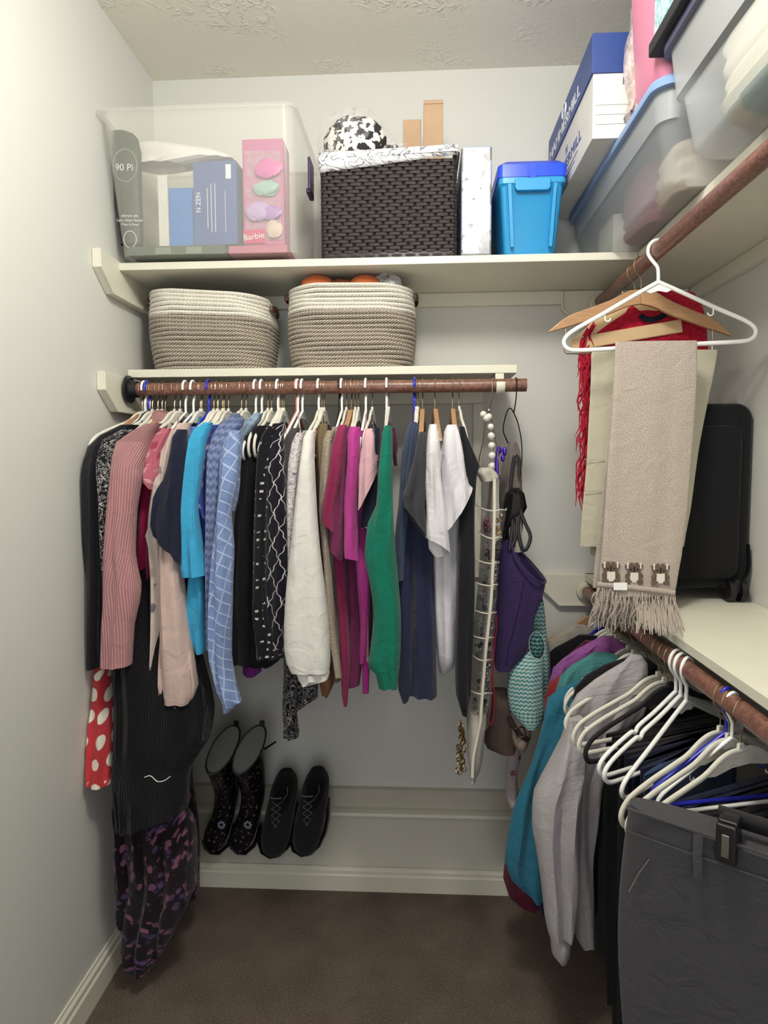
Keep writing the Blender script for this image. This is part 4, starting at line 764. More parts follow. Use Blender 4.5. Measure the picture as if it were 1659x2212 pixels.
# ================================================================== upper right rod: three hangers with scarf, trousers and shawl
UG = 'hangers on the upper right rod'
hy = (-.50, -.40, -.35)
o = hanger_tube('plastic_hanger', m_plw, .0046); o.location = (RX, hy[0], ZUR); o.rotation_euler = (0, math.radians(-2.5), math.radians(1)); o.scale = (1, 1, 1.09); o['label'] = 'white plastic tube hanger in front with the koala scarf over its bar'; o['group'] = UG
o = hanger_wood('wooden_hanger', m_wood, 'wire', .212, .098); o.location = (RX, hy[1], ZUR); o.rotation_euler = (0, math.radians(1.5), math.radians(2)); o['label'] = 'brown curved wooden hanger with a wire bar, just behind the white plastic one'; o['group'] = UG
obj('size_sticker', MB().box((-.012, -.0075, -.095), (.016, -.0062, -.072)), m_plw, o, smooth=False, label='white and grey sticker')
t = thing('wooden_hanger', 'pale flat wooden trouser hanger with clips holding the red fringed shawl', 'hanger', (RX, hy[2], ZUR), UG)
k = t.location.copy()
def off(mb, d=k): mb.v = [(a+d.x, b+d.y, c+d.z) for a, b, c in mb.v]; return mb
obj('hook', off(MB().tube(crv(hook_path(.0017, -.07), 2), .0017, 6)), m_wire, t)
hp_ = crv([(-.145, -.160), (-.09, -.112), (-.05, -.08), (-.02, -.068), (.0, -.066), (.03, -.070), (.08, -.085)], 5)
obj('arm', off(MB().prism([(x, z) for x, z in hp_]+[(.08, -.105), (.03, -.095), (-.02, -.10), (-.06, -.125), (-.13, -.178)], 1, -.005, .005)), m_wood2, t, bevel=.0015)
obj('flat_bar', off(MB().box((-.155, -.008, -.016), (.112, -.001, .016), Matrix.Translation((0, -.004, -.152)) @ Matrix.Rotation(math.radians(-9), 4, 'Y'))), m_wood2, t, bevel=.003)
for s in (-1, 1): obj('clip', off(MB().tube([(s*.03, -.002, -.07), (s*.03, -.004, -.055)], .003, 6).sphere((s*.03, -.004, -.053), .0042, 8)), m_wire, t, label='small metal clip')
# red shawl
m_red = fab('red_shawl', 'c01a36', 'heather', '8d1228', None, .6); yr = hy[2]+.012
t = thing('fringed_shawl', 'bright red fringed shawl behind the beige trousers on the upper right rod', 'shawl', (1.3, yr, 1.3))
obj('cloth', slab([(624, 1415, 1450), (634, 1345, 1500), (655, 1300, 1514), (700, 1275, 1526), (750, 1255, 1531), (850, 1260, 1528), (950, 1262, 1400), (1080, 1262, 1300)], yr, .02, amp=.004, lam=.06), m_red, t)
fr_ = MB(); rnd = random.Random(5)
for i in range(120):
    py = 690+i*3.0+rnd.uniform(-3, 3); px = 1262+rnd.uniform(-3, 22)-.02*(py-700); L = rnd.uniform(45, 80)
    p0 = Y(px+8, py, yr-.012); p1 = Y(px-rnd.uniform(0, 12), py+L*.5, yr-.022-rnd.random()*.012); p2 = Y(px-rnd.uniform(-4, 16), py+L, yr-.018-rnd.random()*.012)
    fr_.tube([p0, p1, p2], [.003, .0026, .0006], 4)
obj('fringe', fr_, m_red, t, kind='stuff')
obj('collar_band', MB().tube(crv([Y(1384, 680, yr-.026), Y(1392, 688, yr-.026), Y(1412, 690, yr-.026), Y(1435, 680, yr-.026), Y(1440, 672, yr-.026)], 5), [(.0065, .002)]*21, 8, flat=(0, 0, 1)), fab('navy_band', '15152a'), t, label='dark navy collar band')
# beige trousers folded over the wire bar
m_bge = fab('beige_cotton', 'b5af9b', 'denim', 'c6c1ad'); yt = hy[1]-.012
t = thing('beige_trousers', 'beige cotton trousers folded over the wire bar behind the koala scarf', 'trousers', (1.3, yt, .95))
obj('front_leg', slab([(757, 1278, 1550), (765, 1277, 1549), (850, 1275, 1533), (985, 1268, 1508), (1100, 1258, 1492), (1180, 1254, 1478)], yt, .007, amp=.0022, lam=.12, n=44), m_bge, t)
obj('back_leg', slab([(760, 1285, 1545), (985, 1275, 1500), (1100, 1272, 1484), (1200, 1275, 1474)], yt+.02, .006, amp=.002, lam=.1), m_bge, t)
for yy in (992, 1060): obj('seam', MB().tube([Y(1262+.0*yy, yy, yt-.0085), Y(1300, yy+1, yt-.0095), Y(1340, yy+1, yt-.0085)], .0009, 5), m_bge, t)
# koala scarf
m_sc = fab('taupe_knit', '9c9086', 'heather', 'c2b7ac', None, 1.7); ys_ = hy[0]-.010
t = thing('knit_scarf', 'taupe knitted scarf with a row of koalas and long fringe, over the white hanger', 'scarf', (1.32, ys_, .95))
def scarf_y(py): return ys_
obj('front_fall', slab([(737, 1330, 1505), (742, 1329, 1506), (800, 1326, 1506), (900, 1320, 1500), (1000, 1312, 1492), (1100, 1306, 1485), (1200, 1298, 1472), (1260, 1293, 1461), (1287, 1290, 1456)], ys_, .009, amp=.0016, lam=.09, n=48, hem=False), m_sc, t)
obj('back_fall', slab([(738, 1334, 1500), (900, 1316, 1494), (1100, 1298, 1480), (1270, 1280, 1450)], ys_+.022, .007, amp=.002, lam=.08), m_sc, t)
hb_ = obj('hem_band', MB().tube([Y(1290, 1262, ys_-.011), Y(1340, 1267, ys_-.0125), Y(1400, 1273, ys_-.0125), Y(1458, 1281, ys_-.011)], [(.006, .003)]*4, 8, flat=(0, 0, 1)), m_sc, t)
fr_ = MB(); rnd = random.Random(9)
for i in range(170):
    u_ = rnd.random(); px = 1290+u_*168; py = 1268+u_*18; L = rnd.uniform(62, 92); dr = (u_-.38)*26+rnd.uniform(-10, 10)
    d0 = rnd.uniform(-.011, .012)
    P_ = [Y(px, py, ys_+d0)]
    for k in (1, 2, 3, 4): P_.append(Y(px+dr*k/4+rnd.uniform(-5, 5)-6*(k > 2), py+L*k/4, ys_+d0-rnd.random()*.010))
    P_ = [(Z(*q_, .9665+rnd.random()*.006) if v_.z < .9665 and v_.x > 1.284 else v_) for v_, q_ in zip(P_, [(px+dr*k/4, py+L*k/4) for k in range(5)])]
    fr_.tube(P_, [.0016, .0016, .0017, .0016, .0011], 4)
obj('fringe', fr_, m_sc, t, kind='stuff')
KO = ["..W.GG.GG.W..", ".GWGGGGGGGWG.", ".GWGGGDGGGWG.", "..GGKGDGKGG..", "...GGGDGGG...", "..GGWWWWWGG..", ".GGGWWWWWGGG.", ".GG.WWWWW.GG.", "..GGWWWWWGG..", ".GGGGWWWGGGG.", ".GGG.....GGG."]
kw = [fab('koala_'+c, v) for c, v in (('brown', '6a5a50'), ('white', 'e2dbd0'), ('dark', '2b2422'))]
for kx in (1320, 1370, 1427):
    mb = MB(); cs = 3.5
    for r_, row in enumerate(KO):
        for c_, ch in enumerate(row):
            if ch == '.': continue
            p = Y(kx+(c_-6)*cs, 1215+(kx-1300)*.04+r_*4.2, ys_-.0118); h_ = .00185
            mb.box((p.x-h_, p.y-.0006, p.z-h_*1.2), (p.x+h_, p.y+.002, p.z+h_*1.2), mi={'G': 0, 'W': 1, 'D': 2, 'K': 2}[ch])
    obj('koala_motif', mb, kw, t, smooth=False, kind='stuff', label='knitted grey-brown and white koala')
p = Y(1340, 1267, ys_-.016); obj('care_label', MB().box((p.x-.015, p.y-.0006, p.z-.008), (p.x+.015, p.y+.0006, p.z+.009), None), m_plw, hb_, smooth=False, label='small white label')

# ================================================================== suitcase
m_suit = fab('suitcase_fabric', '101014', rough=.8)
t = thing('suitcase', 'upright black fabric suitcase with wheels on the low right shelf', 'suitcase', (1.45, -.28, ZL))
obj('shell', MB().loft([[Vector((p.x, y_, p.y+z_*0)) for p in rrect(1.447, 1.214, .143-i_, .224-i_, .035, 0, 7)] for y_, i_, z_ in ((-.395, .010, 0), (-.388, .003, 0), (-.375, 0, 0), (-.19, 0, 0), (-.175, .003, 0), (-.168, .010, 0))]), m_suit, t)
obj('front_pocket', MB().loft([[Vector((p.x, y_, p.y)) for p in rrect(1.447, 1.20, .115-i_, .185-i_, .03, 0, 6)] for y_, i_ in ((-.39, 0), (-.402, .002), (-.407, .010))]), m_suit, t)
for wx in (1.345, 1.555):
    for wy in (-.40, -.19):
        c_ = thing('wheel', None, None) if False else MB().tube([(wx-.021, wy, ZL+.0265), (wx-.007, wy, ZL+.0265)], .0262, 16).tube([(wx+.007, wy, ZL+.0265), (wx+.021, wy, ZL+.0265)], .0262, 16).tube([(wx-.012, wy, ZL+.0235), (wx+.012, wy, ZL+.0235)], .006, 8).box((wx-.006, wy-.012, ZL+.024), (wx+.006, wy+.012, ZL+.055))
        obj('wheel', c_, m_blk, t)
obj('corner_guard', MB().tube(crv([(1.595-.012, -.396, 1.10), (1.585, -.397, 1.04), (1.565, -.397, 1.005), (1.52, -.396, .995)], 5), [(.010, .003)]*16, 8, flat=(0, 1, 0)), m_blk, t)
t = None

# ================================================================== bags and organizer at the right end of the back rod
def wirehanger(nm, label, px, m, pts, yy):
    hx = Y(px, 838, RY).x; t = thing(nm, label, 'hanger', (hx, RY, ZR), 'hangers on the back closet rod')
    R0 = RAD+.0018
    P_ = [(hx, RY-R0*math.cos(a_), ZR+R0*math.sin(a_)) for a_ in np.linspace(math.radians(-15), math.radians(190), 12)]
    P_ = [(hx, RY+R0*math.cos(a_)*1, ZR+R0*math.sin(a_)) for a_ in np.linspace(math.radians(-15), math.radians(200), 14)]
    P_ += [tuple(Y(a_, b_, c_)) for a_, b_, c_ in pts[0]]
    obj('hook', MB().tube(P_, .0016, 6), m, t)
    obj('frame', MB().tube(crv([tuple(Y(a_, b_, c_)) for a_, b_, c_ in pts[1]], 4), .0016, 6), m, t)
    return t
wirehanger('wire_hanger', 'gold wire hanger carrying the clear jewelry organizer', 1063, m_gold, ([(1063, 858, -.305), (1060, 872, -.295), (1056, 885, -.29)], [(1058, 884, -.29), (1054, 892, -.29), (1044, 950, -.18), (1034, 1000, -.12), (1040, 1010, -.12), (1060, 1020, -.3), (1076, 1028, -.46), (1080, 1012, -.47), (1070, 950, -.40), (1060, 900, -.30), (1057, 888, -.29)]), 0)
wirehanger('wire_hanger', 'black wire hanger at the very end of the back rod holding the bags', 1114, m_darkw, ([(1115, 858, -.305), (1113, 875, -.295), (1110, 892, -.29)], [(1110, 892, -.29), (1103, 882, -.30), (1095, 890, -.32), (1087, 925, -.35), (1092, 945, -.34), (1110, 985, -.30), (1120, 1010, -.26), (1126, 1012, -.25), (1127, 960, -.27), (1119, 915, -.28), (1110, 892, -.29)]), 0)
m_pearl = mat('pearl', 'd9d5cc', .18, coat=.5); t = thing('pearl_necklace', 'string of big cream pearls hung on the gold wire hanger', 'necklace', tuple(Y(1062, 1040, -.42)))
pr_ = [(1044, 895, 7), (1051, 903, 7.5), (1056, 900, 7), (1060, 922, 7), (1061, 942, 8), (1062, 963, 8), (1063, 985, 8.5), (1063, 1008, 9), (1064, 1030, 8)]
for a_, b_, r_ in pr_: obj('pearl', MB().sphere(Y(a_, b_, -.41), r_/860, 12), m_pearl, t)
m_mesh = fab('organizer_mesh', 'b9b4a8'); m_tr = mat('cream_piping', 'd8d1c2', .6)
t = thing('jewelry_organizer', 'hanging jewelry organizer with cream edging and clear pockets, seen edge-on', 'organizer', tuple(Y(1050, 1690, -.3)))
cl = [(1035, 1068), (1100, 1068), (1200, 1066), (1300, 1061), (1400, 1050), (1500, 1042), (1560, 1038), (1640, 1022), (1690, 1020)]
def clx(py): return float(np.interp(py, [a for a, b in cl], [b for a, b in cl]))
ring = []
for py in range(1035, 1696, 15):
    c_ = clx(py); A = Y(c_, py, -.50); zz = A.z; wf = .30 if py < 1600 else .30*(1695-py)/95+.01
    ring.append([Vector((A.x-.002, -.50, zz)), Vector((A.x+.002, -.50, zz)), Vector((A.x+.002, -.50+wf, zz)), Vector((A.x-.002, -.50+wf, zz))])
obj('backing', MB().loft(ring), m_mesh, t, smooth=False)
obj('edging', MB().tube([Y(clx(py), py, -.503) for py in range(1035, 1691, 15)], [(.0035, .002)]*44, 6, flat=(1, 0, 0)), m_tr, t)
obj('top_cloth', slab([(1010, 1038, 1060), (1020, 1030, 1072), (1030, 1032, 1076), (1040, 1040, 1072)], -.46, .03, amp=.004, step=6), m_mesh, t)
pk = [(1100, 1030, 1093), (1160, 1037, 1083), (1214, 1025, 1077), (1262, 1019, 1074), (1322, 1018, 1071), (1376, 1012, 1066), (1424, 1021, 1062), (1496, 1012, 1062)]
mbd = [mat('bead_black', '17161a', .15, coat=.5), mat('bead_silver', '8d8d93', .25, .8), mat('bead_gold', 'b39455', .3, .9), mat('bead_garnet', '6f1c45', .2)]
rnd = random.Random(3)
for i, (py, xl, xr) in enumerate(pk):
    nxt = pk[i+1][0] if i+1 < len(pk) else 1575; c0, c1 = clx(py), clx(nxt)
    rows = []
    for q in (0, .35, .7, 1):
        yy = py+(nxt-py)*.92*q; cc = clx(yy); rows.append((yy, cc+(xl-cc)*(1-.35*q), cc+(xr-cc)*(1-.45*q)))
    obj('pocket', slab(rows, -.40, .085, amp=.0015, step=12), VIN, t, label='clear vinyl pocket')
    for xx in (xl, xr):
        P_ = [Y(clx(py), py+4, -.50), Y((clx(py)+xx)/2, py+1, -.50), Y(xx, py-8 if xx < clx(py) else py+2, -.46), Y(xx, py-14 if xx < clx(py) else py-2, -.38)]
        obj('pocket_trim', MB().tube(crv([tuple(p) for p in P_], 4), .0016, 6), m_tr, t)
    for s, xx in ((-1, xl), (1, xr)):
        kind = (3 if s < 0 else 2) if i == 0 else (0 if s < 0 or i % 2 else 1)
        mb = MB(); n_ = 14
        for j in range(n_):
            fy = rnd.random(); yy = py+12+(nxt-py-16)*fy; cc = clx(yy); xx2 = cc+(xx-cc)*rnd.uniform(.2, .66)*(1-.3*fy)
            mb.sphere(Y(xx2, yy, -.44+rnd.uniform(-.02, .03)), rnd.uniform(.0035, .006)*(1.3 if kind == 1 else 1), 8)
        obj('beads', mb, mbd[kind], t, kind='stuff')
obj('bottom_pocket', slab([(1540, 1015, 1050), (1580, 1010, 1048), (1630, 1008, 1042), (1660, 1014, 1036), (1692, 1020, 1025)], -.45, .04, amp=.004), m_mesh, t)
ch = MB(); rnd = random.Random(4)
for i in range(34):
    p = Y(996-abs(i-17)*.05+rnd.uniform(-8, 8)*(1 if i > 5 else .3), 1562+i*3.2, -.44+rnd.uniform(-.01, .01)); a_ = rnd.random()*3
    ch.tube([p+Vector((.0055*math.cos(b_)*math.cos(a_), .0055*math.cos(b_)*math.sin(a_), .007*math.sin(b_))) for b_ in np.linspace(0, 2*PI, 8)], .0013, 4)
obj('gold_chain', ch, mat('gold_metal', 'a98954', .3, 1), label='tangled gold chain hanging from the lowest pocket of the organizer', cat='necklace')
obj('lanyard', MB().tube(crv([tuple(Y(a_, b_, -.42)) for a_, b_ in ((1070, 1322), (1073, 1345), (1068, 1400), (1065, 1460), (1068, 1510), (1066, 1550), (1060, 1566), (1056, 1550), (1062, 1500), (1061, 1430), (1066, 1360), (1070, 1322))], 5), .0016, 6), mat('crimson_cord', 'a31c3c', .6), label='thin crimson cord looped between the organizer and the purple bag', cat='cord')
obj('bead_garland', MB().tube(crv([tuple(Y(a_, b_, -.43)) for a_, b_ in ((1078, 966), (1074, 985), (1073, 1010), (1076, 1035))], 5), .005, 8).sphere(Y(1079, 972, -.42), .006, 8, (1, 1, 1.6)).sphere(Y(1090, 975, -.42), .006, 8, (1, 1, 1.8)).sphere(Y(1086, 990, -.42), .0055, 8, (1, 1, 1.6)), mat('violet_bead', '3d20a8', .12, .4, coat=.6), label='shiny violet bead string behind the gold wire hanger', cat='necklace')
# taupe cloth bag, black bag
t = thing('shoulder_bag', 'taupe grey cloth bag hanging from the black wire hanger', 'bag', tuple(Y(1105, 1150, -.33)))
m_tau = fab('taupe_cloth', '6d655f'); obj('cloth', slab([(955, 1098, 1116), (975, 1090, 1122), (1020, 1082, 1128), (1080, 1078, 1130), (1140, 1080, 1128), (1190, 1084, 1122)], -.33, .03, lam=.025, amp=.005), m_tau, t)
obj('strap', MB().tube(crv([tuple(Y(a_, b_, -.37)) for a_, b_ in ((1100, 1100), (1104, 1040), (1110, 990), (1116, 985), (1122, 1000), (1121, 1030))], 4), [(.004, .0015)]*21, 6, flat=(1, 0, 0)), m_blk, t)
t = thing('handbag', 'small glossy black handbag with looping straps above the purple bag', 'bag', tuple(Y(1110, 1190, -.37)))
m_blea = mat('black_leather', '100f13', .3); obj('body', slab([(1054, 1108, 1124), (1066, 1092, 1132), (1095, 1086, 1136), (1110, 1084, 1130), (1140, 1082, 1100), (1175, 1084, 1095)], -.37, .035, amp=.004), m_blea, t)
for a0, a1 in (((1108, 1100), (1100, 1190)), ((1122, 1100), (1132, 1190))):
    obj('strap', MB().tube(crv([tuple(Y(a_, b_, -.40)) for a_, b_ in ((1112, 1060), (a0[0]+8, 1120), (a1[0]+14, 1160), (a1[0], a1[1]), (a0[0]-2, 1150), (a0[0], a0[1]))], 4), [(.0045, .0015)]*21, 6, flat=(1, 0, 0)), m_blea, t)
obj('lining', slab([(1098, 1104, 1122), (1130, 1100, 1126), (1170, 1100, 1128), (1192, 1108, 1126)], -.385, .01, amp=.002), fab('stone_cloth', '9d968c'), t, label='beige inner cloth')
# purple tote bag
t = thing('tote_bag', 'dark purple fabric tote bag, gaping open at the top right', 'bag', tuple(Y(1110, 1440, -.37)))
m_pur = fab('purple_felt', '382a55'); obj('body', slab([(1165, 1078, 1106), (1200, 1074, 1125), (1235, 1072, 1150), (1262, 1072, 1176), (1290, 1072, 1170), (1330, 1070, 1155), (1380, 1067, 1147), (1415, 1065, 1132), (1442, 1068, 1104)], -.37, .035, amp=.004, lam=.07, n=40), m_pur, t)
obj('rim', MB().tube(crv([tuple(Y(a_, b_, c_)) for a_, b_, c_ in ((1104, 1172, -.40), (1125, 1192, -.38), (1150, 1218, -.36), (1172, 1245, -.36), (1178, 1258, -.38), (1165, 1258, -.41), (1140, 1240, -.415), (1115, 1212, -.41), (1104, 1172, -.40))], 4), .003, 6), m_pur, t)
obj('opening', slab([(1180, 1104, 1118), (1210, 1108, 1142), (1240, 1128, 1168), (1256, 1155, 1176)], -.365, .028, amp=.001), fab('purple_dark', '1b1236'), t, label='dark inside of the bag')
obj('seam', MB().tube([Y(a_, b_, -.41) for a_, b_ in ((1132, 1255), (1124, 1300), (1112, 1350), (1098, 1400), (1092, 1438))], .0011, 5), fab('purple_dark', '1b1236'), t)
# teal scalloped bag
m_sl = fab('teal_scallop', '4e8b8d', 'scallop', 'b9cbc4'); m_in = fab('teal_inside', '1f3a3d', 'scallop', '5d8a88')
t = thing('woven_tote', 'teal and cream scalloped woven bag folded over itself below the purple bag', 'bag', tuple(Y(1135, 1565, -.35)))
obj('back_panel', slab([(1292, 1152, 1172), (1300, 1148, 1174), (1330, 1146, 1177), (1400, 1146, 1182), (1460, 1150, 1185), (1500, 1150, 1185)], -.30, .022, amp=.002), m_sl, t)
obj('front_panel', slab([(1400, 1146, 1172), (1425, 1120, 1175), (1445, 1098, 1172), (1490, 1096, 1172), (1530, 1100, 1176), (1553, 1112, 1174), (1566, 1130, 1160)], -.37, .03, amp=.003, lam=.06, n=40), m_sl, t)
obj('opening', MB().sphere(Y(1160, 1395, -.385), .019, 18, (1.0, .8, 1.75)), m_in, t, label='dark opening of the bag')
obj('rim', MB().tube([Y(1160+17*math.cos(b_)+8*math.sin(b_)*-.3, 1395-30*math.sin(b_), -.402) for b_ in np.linspace(0, 2*PI, 22)], .001, 6), mat('teal_piping', '93aeaa', .7), t)
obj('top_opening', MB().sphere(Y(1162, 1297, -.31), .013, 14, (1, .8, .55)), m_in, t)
obj('grey_bag', slab([(1392, 1168, 1184), (1410, 1172, 1187), (1440, 1176, 1188), (1480, 1176, 1188), (1500, 1175, 1186)], -.26, .02, amp=.002), fab('stone_grey', '77746f'), label='grey cloth bag edge showing right of the teal woven bag', cat='bag')
# brown purse
m_br = mat('brown_suede', '4f4037', .7, bump=(90, .1)); t = thing('purse', 'brown flap purse with a beige buckled strap below the teal woven bag', 'purse', tuple(Y(1100, 1620, -.33)))
obj('body', slab([(1488, 1062, 1095), (1510, 1058, 1110), (1560, 1050, 1120), (1600, 1044, 1118), (1612, 1050, 1115), (1622, 1075, 1112)], -.33, .03, amp=.002, step=10), m_br, t)
fl_ = obj('flap', slab([(1520, 1095, 1140), (1560, 1098, 1145), (1590, 1104, 1146), (1612, 1112, 1138), (1620, 1122, 1132)], -.345, .022, amp=.001, step=10), mat('stone_leather', '9a8a7b', .6), t, label='beige flap')
obj('buckle', MB().tube([Y(a_, b_, -.372) for a_, b_ in ((1112, 1575), (1130, 1570), (1136, 1588), (1118, 1596), (1112, 1575))], .0018, 6), mat('old_brass', '6e5a48', .35, .9), fl_)
obj('strap', MB().tube([Y(a_, b_, -.368) for a_, b_ in ((1098, 1548), (1112, 1572), (1126, 1590), (1142, 1600))], [(.007, .0015)]*4, 6, flat=(0, 0, 1)), mat('dark_strap', '33231d', .5), t)
obj('print_scarf', slab([(1610, 1100, 1122), (1635, 1098, 1124), (1660, 1096, 1118), (1720, 1092, 1118), (1740, 1100, 1112)], -.26, .015, amp=.003), fab('pale_print', 'bfb3b8', 'floral', '84425c', None, 1.2), label='pale cloth with mauve flowers hanging beneath the brown purse', cat='scarf')

# ================================================================== boots and sneakers on the sloping board
def swept(cs, n=20, mb=None, cap=(True, True)):
    """rings given as (centre, right-vector half width, depth-vector half depth)"""
    mb = mb or MB(); C_ = crv([list(c[0])+list(c[1])+list(c[2]) for c in cs], 5); rings = []
    for v in C_:
        c, a, b = Vector(v[:3]), Vector(v[3:6]), Vector(v[6:9]); rings.append([c+a*math.copysign(abs(math.cos(t))**.85, math.cos(t))+b*math.copysign(abs(math.sin(t))**.85, math.sin(t)) for t in (2*PI*k/n for k in range(n))])
    return mb.loft(rings, cap)
m_boot = NT('boot_rubber'); vv = m_boot.coord(); vo = m_boot.voro(vv, 75); nz = m_boot.noise(vv, 160, 2)
d_ = m_boot.math('ADD', vo.outputs['Distance'], m_boot.math('MULTIPLY', nz, .5)); cs = m_boot.n('ShaderNodeSeparateColor'); m_boot.set(cs.inputs[0], vo.outputs['Color'])
pet = m_boot.mix(cs.outputs[0], lin('6a5f3e'), lin('6d5570')); m_boot.col(m_boot.mix(m_boot.math('MULTIPLY', m_boot.step(d_, .58, .5), m_boot.step(cs.outputs[1], .35, .45)), lin('14121a'), pet)); m_boot.b.inputs['Roughness'].default_value = .22; m_boot = m_boot.m
m_rub = mat('black_rubber', '0f0e12', .35); m_grl = mat('grey_lining', '6f706b', .8)
def sv(px, py, y): return Y(px, py, y)
def boot(label, dx, straps):
    base = sv(470+dx, 1835, -.13); t = thing('rain_boot', label, 'boots', tuple(base), 'pair of floral rain boots')
    q = [(468, 1836, -.135, 14, .012, -8), (466, 1815, -.130, 27, .024, -8), (472, 1785, -.125, 30, .034, -7), (484, 1750, -.12, 26, .042, -5), (490, 1715, -.13, 24, .05, 0), (487, 1680, -.16, 23, .048, 6), (484, 1650, -.20, 22, .05, 8), (482, 1618, -.235, 22, .052, 9)]
    cs = []
    for px, py, y, hw, dp, tl in q:
        a = Vector((hw/760, 0, -tl/760)); tilt = max(0, (1720-py)/100)
        cs.append((sv(px+dx, py, y), a, Vector((.004+.022*tilt, dp*.8, dp*tilt*.95))))
    obj('shaft', swept(cs, 24), m_boot, t, label='black rubber with small flower print')
    c, a, b = cs[-1]; rim = [c+a*1.02*math.cos(u_)+b*1.04*math.sin(u_) for u_ in np.linspace(0, 2*PI, 26)]
    obj('rim', MB().tube(rim, .0022, 6), m_rub, t)
    nrm = a.cross(b).normalized(); nrm = nrm if nrm.z > 0 else -nrm
    obj('lining', MB().loft([[c+a*.97*s_*math.cos(u_)+b*.97*s_*math.sin(u_)+nrm*h_ for u_ in (2*PI*k/24 for k in range(24))] for s_, h_ in ((1, .001), (.9, .0012), (.75, .0006))]), m_grl, t, label='grey fabric lining')
    pb = c+b*1.02; obj('pull_tab', MB().box((pb.x-.007, pb.y-.002, pb.z-.004), (pb.x+.007, pb.y+.003, pb.z+.014)), m_rub, t, smooth=False)
    fl = MB(); fp = sv(478+dx, 1782, -.162)
    for k in range(7):
        a_ = 2*PI*k/7; fl.sphere(fp+Vector((.0085*math.cos(a_), 0, .0085*math.sin(a_))), .0045, 6, (1, .35, 1))
    obj('flower_print', fl, mat('pale_flower', '8d8ca0', .4), t, kind='stuff', label='pale blue flower on the toe')
    sole = [sv(x+dx, y_, -.112) for x, y_ in ((440, 1815), (444, 1830), (456, 1841), (474, 1842), (492, 1826), (500, 1805), (506, 1780))]
    obj('sole', MB().tube(sole, [(.006, .010)]*7, 8, flat=(0, 0, 1)), m_rub, t)
    st_ = obj('strap', MB().tube([sv(x+dx, y_, z_) for x, y_, z_ in ((462, 1672, -.215), (485, 1668, -.222), (505, 1655, -.21))]+([sv(548, 1632, -.20), sv(572, 1618, -.2), sv(596, 1602, -.2)] if straps else []), [(.005, .0018)]*(6 if straps else 3), 6, flat=(0, 0, 1)), m_rub, t)
    pz = sv(458+dx, 1668, -.225); obj('buckle', MB().sphere(pz, .008, 10, (1, .4, .7)), mat('pewter', '8a857d', .3, .8), st_)
boot('left black floral rain boot leaning on the sloping shoe board', 0, False)
boot('right black floral rain boot with a strap sticking out, left of the sneakers', 57, True)
m_sn = fab('sneaker_suede', '27262a'); m_sk = fab('sneaker_knit', '0e0d11', 'rib'); m_lc = mat('grey_lace', '66666a', .7)
def sneaker(label, dx, dy=0):
    t = thing('sneaker', label, 'shoes', tuple(sv(600+dx, 1845+dy, -.12)), 'pair of dark sneakers')
    def ring(px, py, y, hw, dp, tl=0): return (sv(px+dx, py+dy, y), Vector((hw/770, 0, -tl/770)), Vector((0, dp, dp*.25)))
    obj('upper', swept([ring(592, 1846, -.14, 14, .012), ring(592, 1832, -.14, 27, .022), ring(596, 1805, -.14, 33, .034), ring(602, 1770, -.135, 34, .042), ring(609, 1735, -.13, 33, .046), ring(614, 1705, -.125, 31, .044), ring(617, 1685, -.12, 26, .036), ring(618, 1668, -.115, 16, .02)], 24), m_sn, t)
    obj('opening', swept([ring(606, 1745, -.165, 20, .018), ring(610, 1722, -.165, 25, .02), ring(615, 1698, -.155, 25, .02), ring(618, 1678, -.14, 18, .016), ring(619, 1664, -.13, 9, .008)], 20), m_sk, t, label='black knit collar and tongue')
    sl = [sv(x+dx, y_+dy, -.115) for x, y_ in ((563, 1790), (560, 1815), (566, 1838), (584, 1849), (604, 1845), (622, 1828), (634, 1800), (640, 1770), (641, 1730))]
    obj('sole', MB().tube(sl, [(.006, .014)]*9, 8, flat=(0, 0, 1)), m_rub, t)
    lc = MB(); L = [(588, 1732), (586, 1748), (586, 1762), (587, 1776), (592, 1788)]; R_ = [(612, 1730), (606, 1746), (606, 1760), (604, 1774), (598, 1787)]
    f = lambda p, dd=0: sv(p[0]+dx, p[1]+dy, -.187+(p[1]-1730)*.00005)
    lc.tube([f((583, 1723)), f((594, 1725)), f((608, 1724))], .0022, 6)
    for i in range(4): lc.tube([f(L[i]), f(R_[i+1])], .0011, 5).tube([f(R_[i]), f(L[i+1])], .0011, 5)
    lc.tube([f((612, 1728)), f((621, 1715)), f((621, 1700))], .0011, 5)
    obj('laces', lc, m_lc, t)
sneaker('left dark grey sneaker beside the floral rain boots', 0)
sneaker('right dark grey sneaker, farthest right on the shoe board', 68, -4)

# ================================================================== clothes on the low right rod
g3 = 'clothes hung on the low right closet rod'; g4 = 'hangers on the low right closet rod'
RH = [('wood', -.10, 12, 'holding the cream jacket by the back wall'), ('white', -.15, 22, 'second from the back wall on the low right rod'), ('blue', -.20, 28, 'near the back wall on the low right rod'), ('velvet', -.25, 30, 'holding the dark maroon long top'), ('velvet', -.275, 30, 'holding the lilac sweater'),
 ('velvet', -.30, 30, 'holding the brick red shirt'), ('velvet', -.335, 30, 'holding the sea green shirt'), ('velvet', -.385, 30, 'holding the teal blue cardigan'), ('velvet', -.43, 30, 'holding the black knit top on the low rod'), ('velvet', -.47, 26, 'holding the light grey long-sleeved shirt')]
for kind, y, a, l_ in RH:
    o = hang(kind, (LX, y, ZLR), math.radians(a), f'{KW[kind]} {l_}', g4); o.scale = (.8 if y > -.42 else .92, 1, 1)
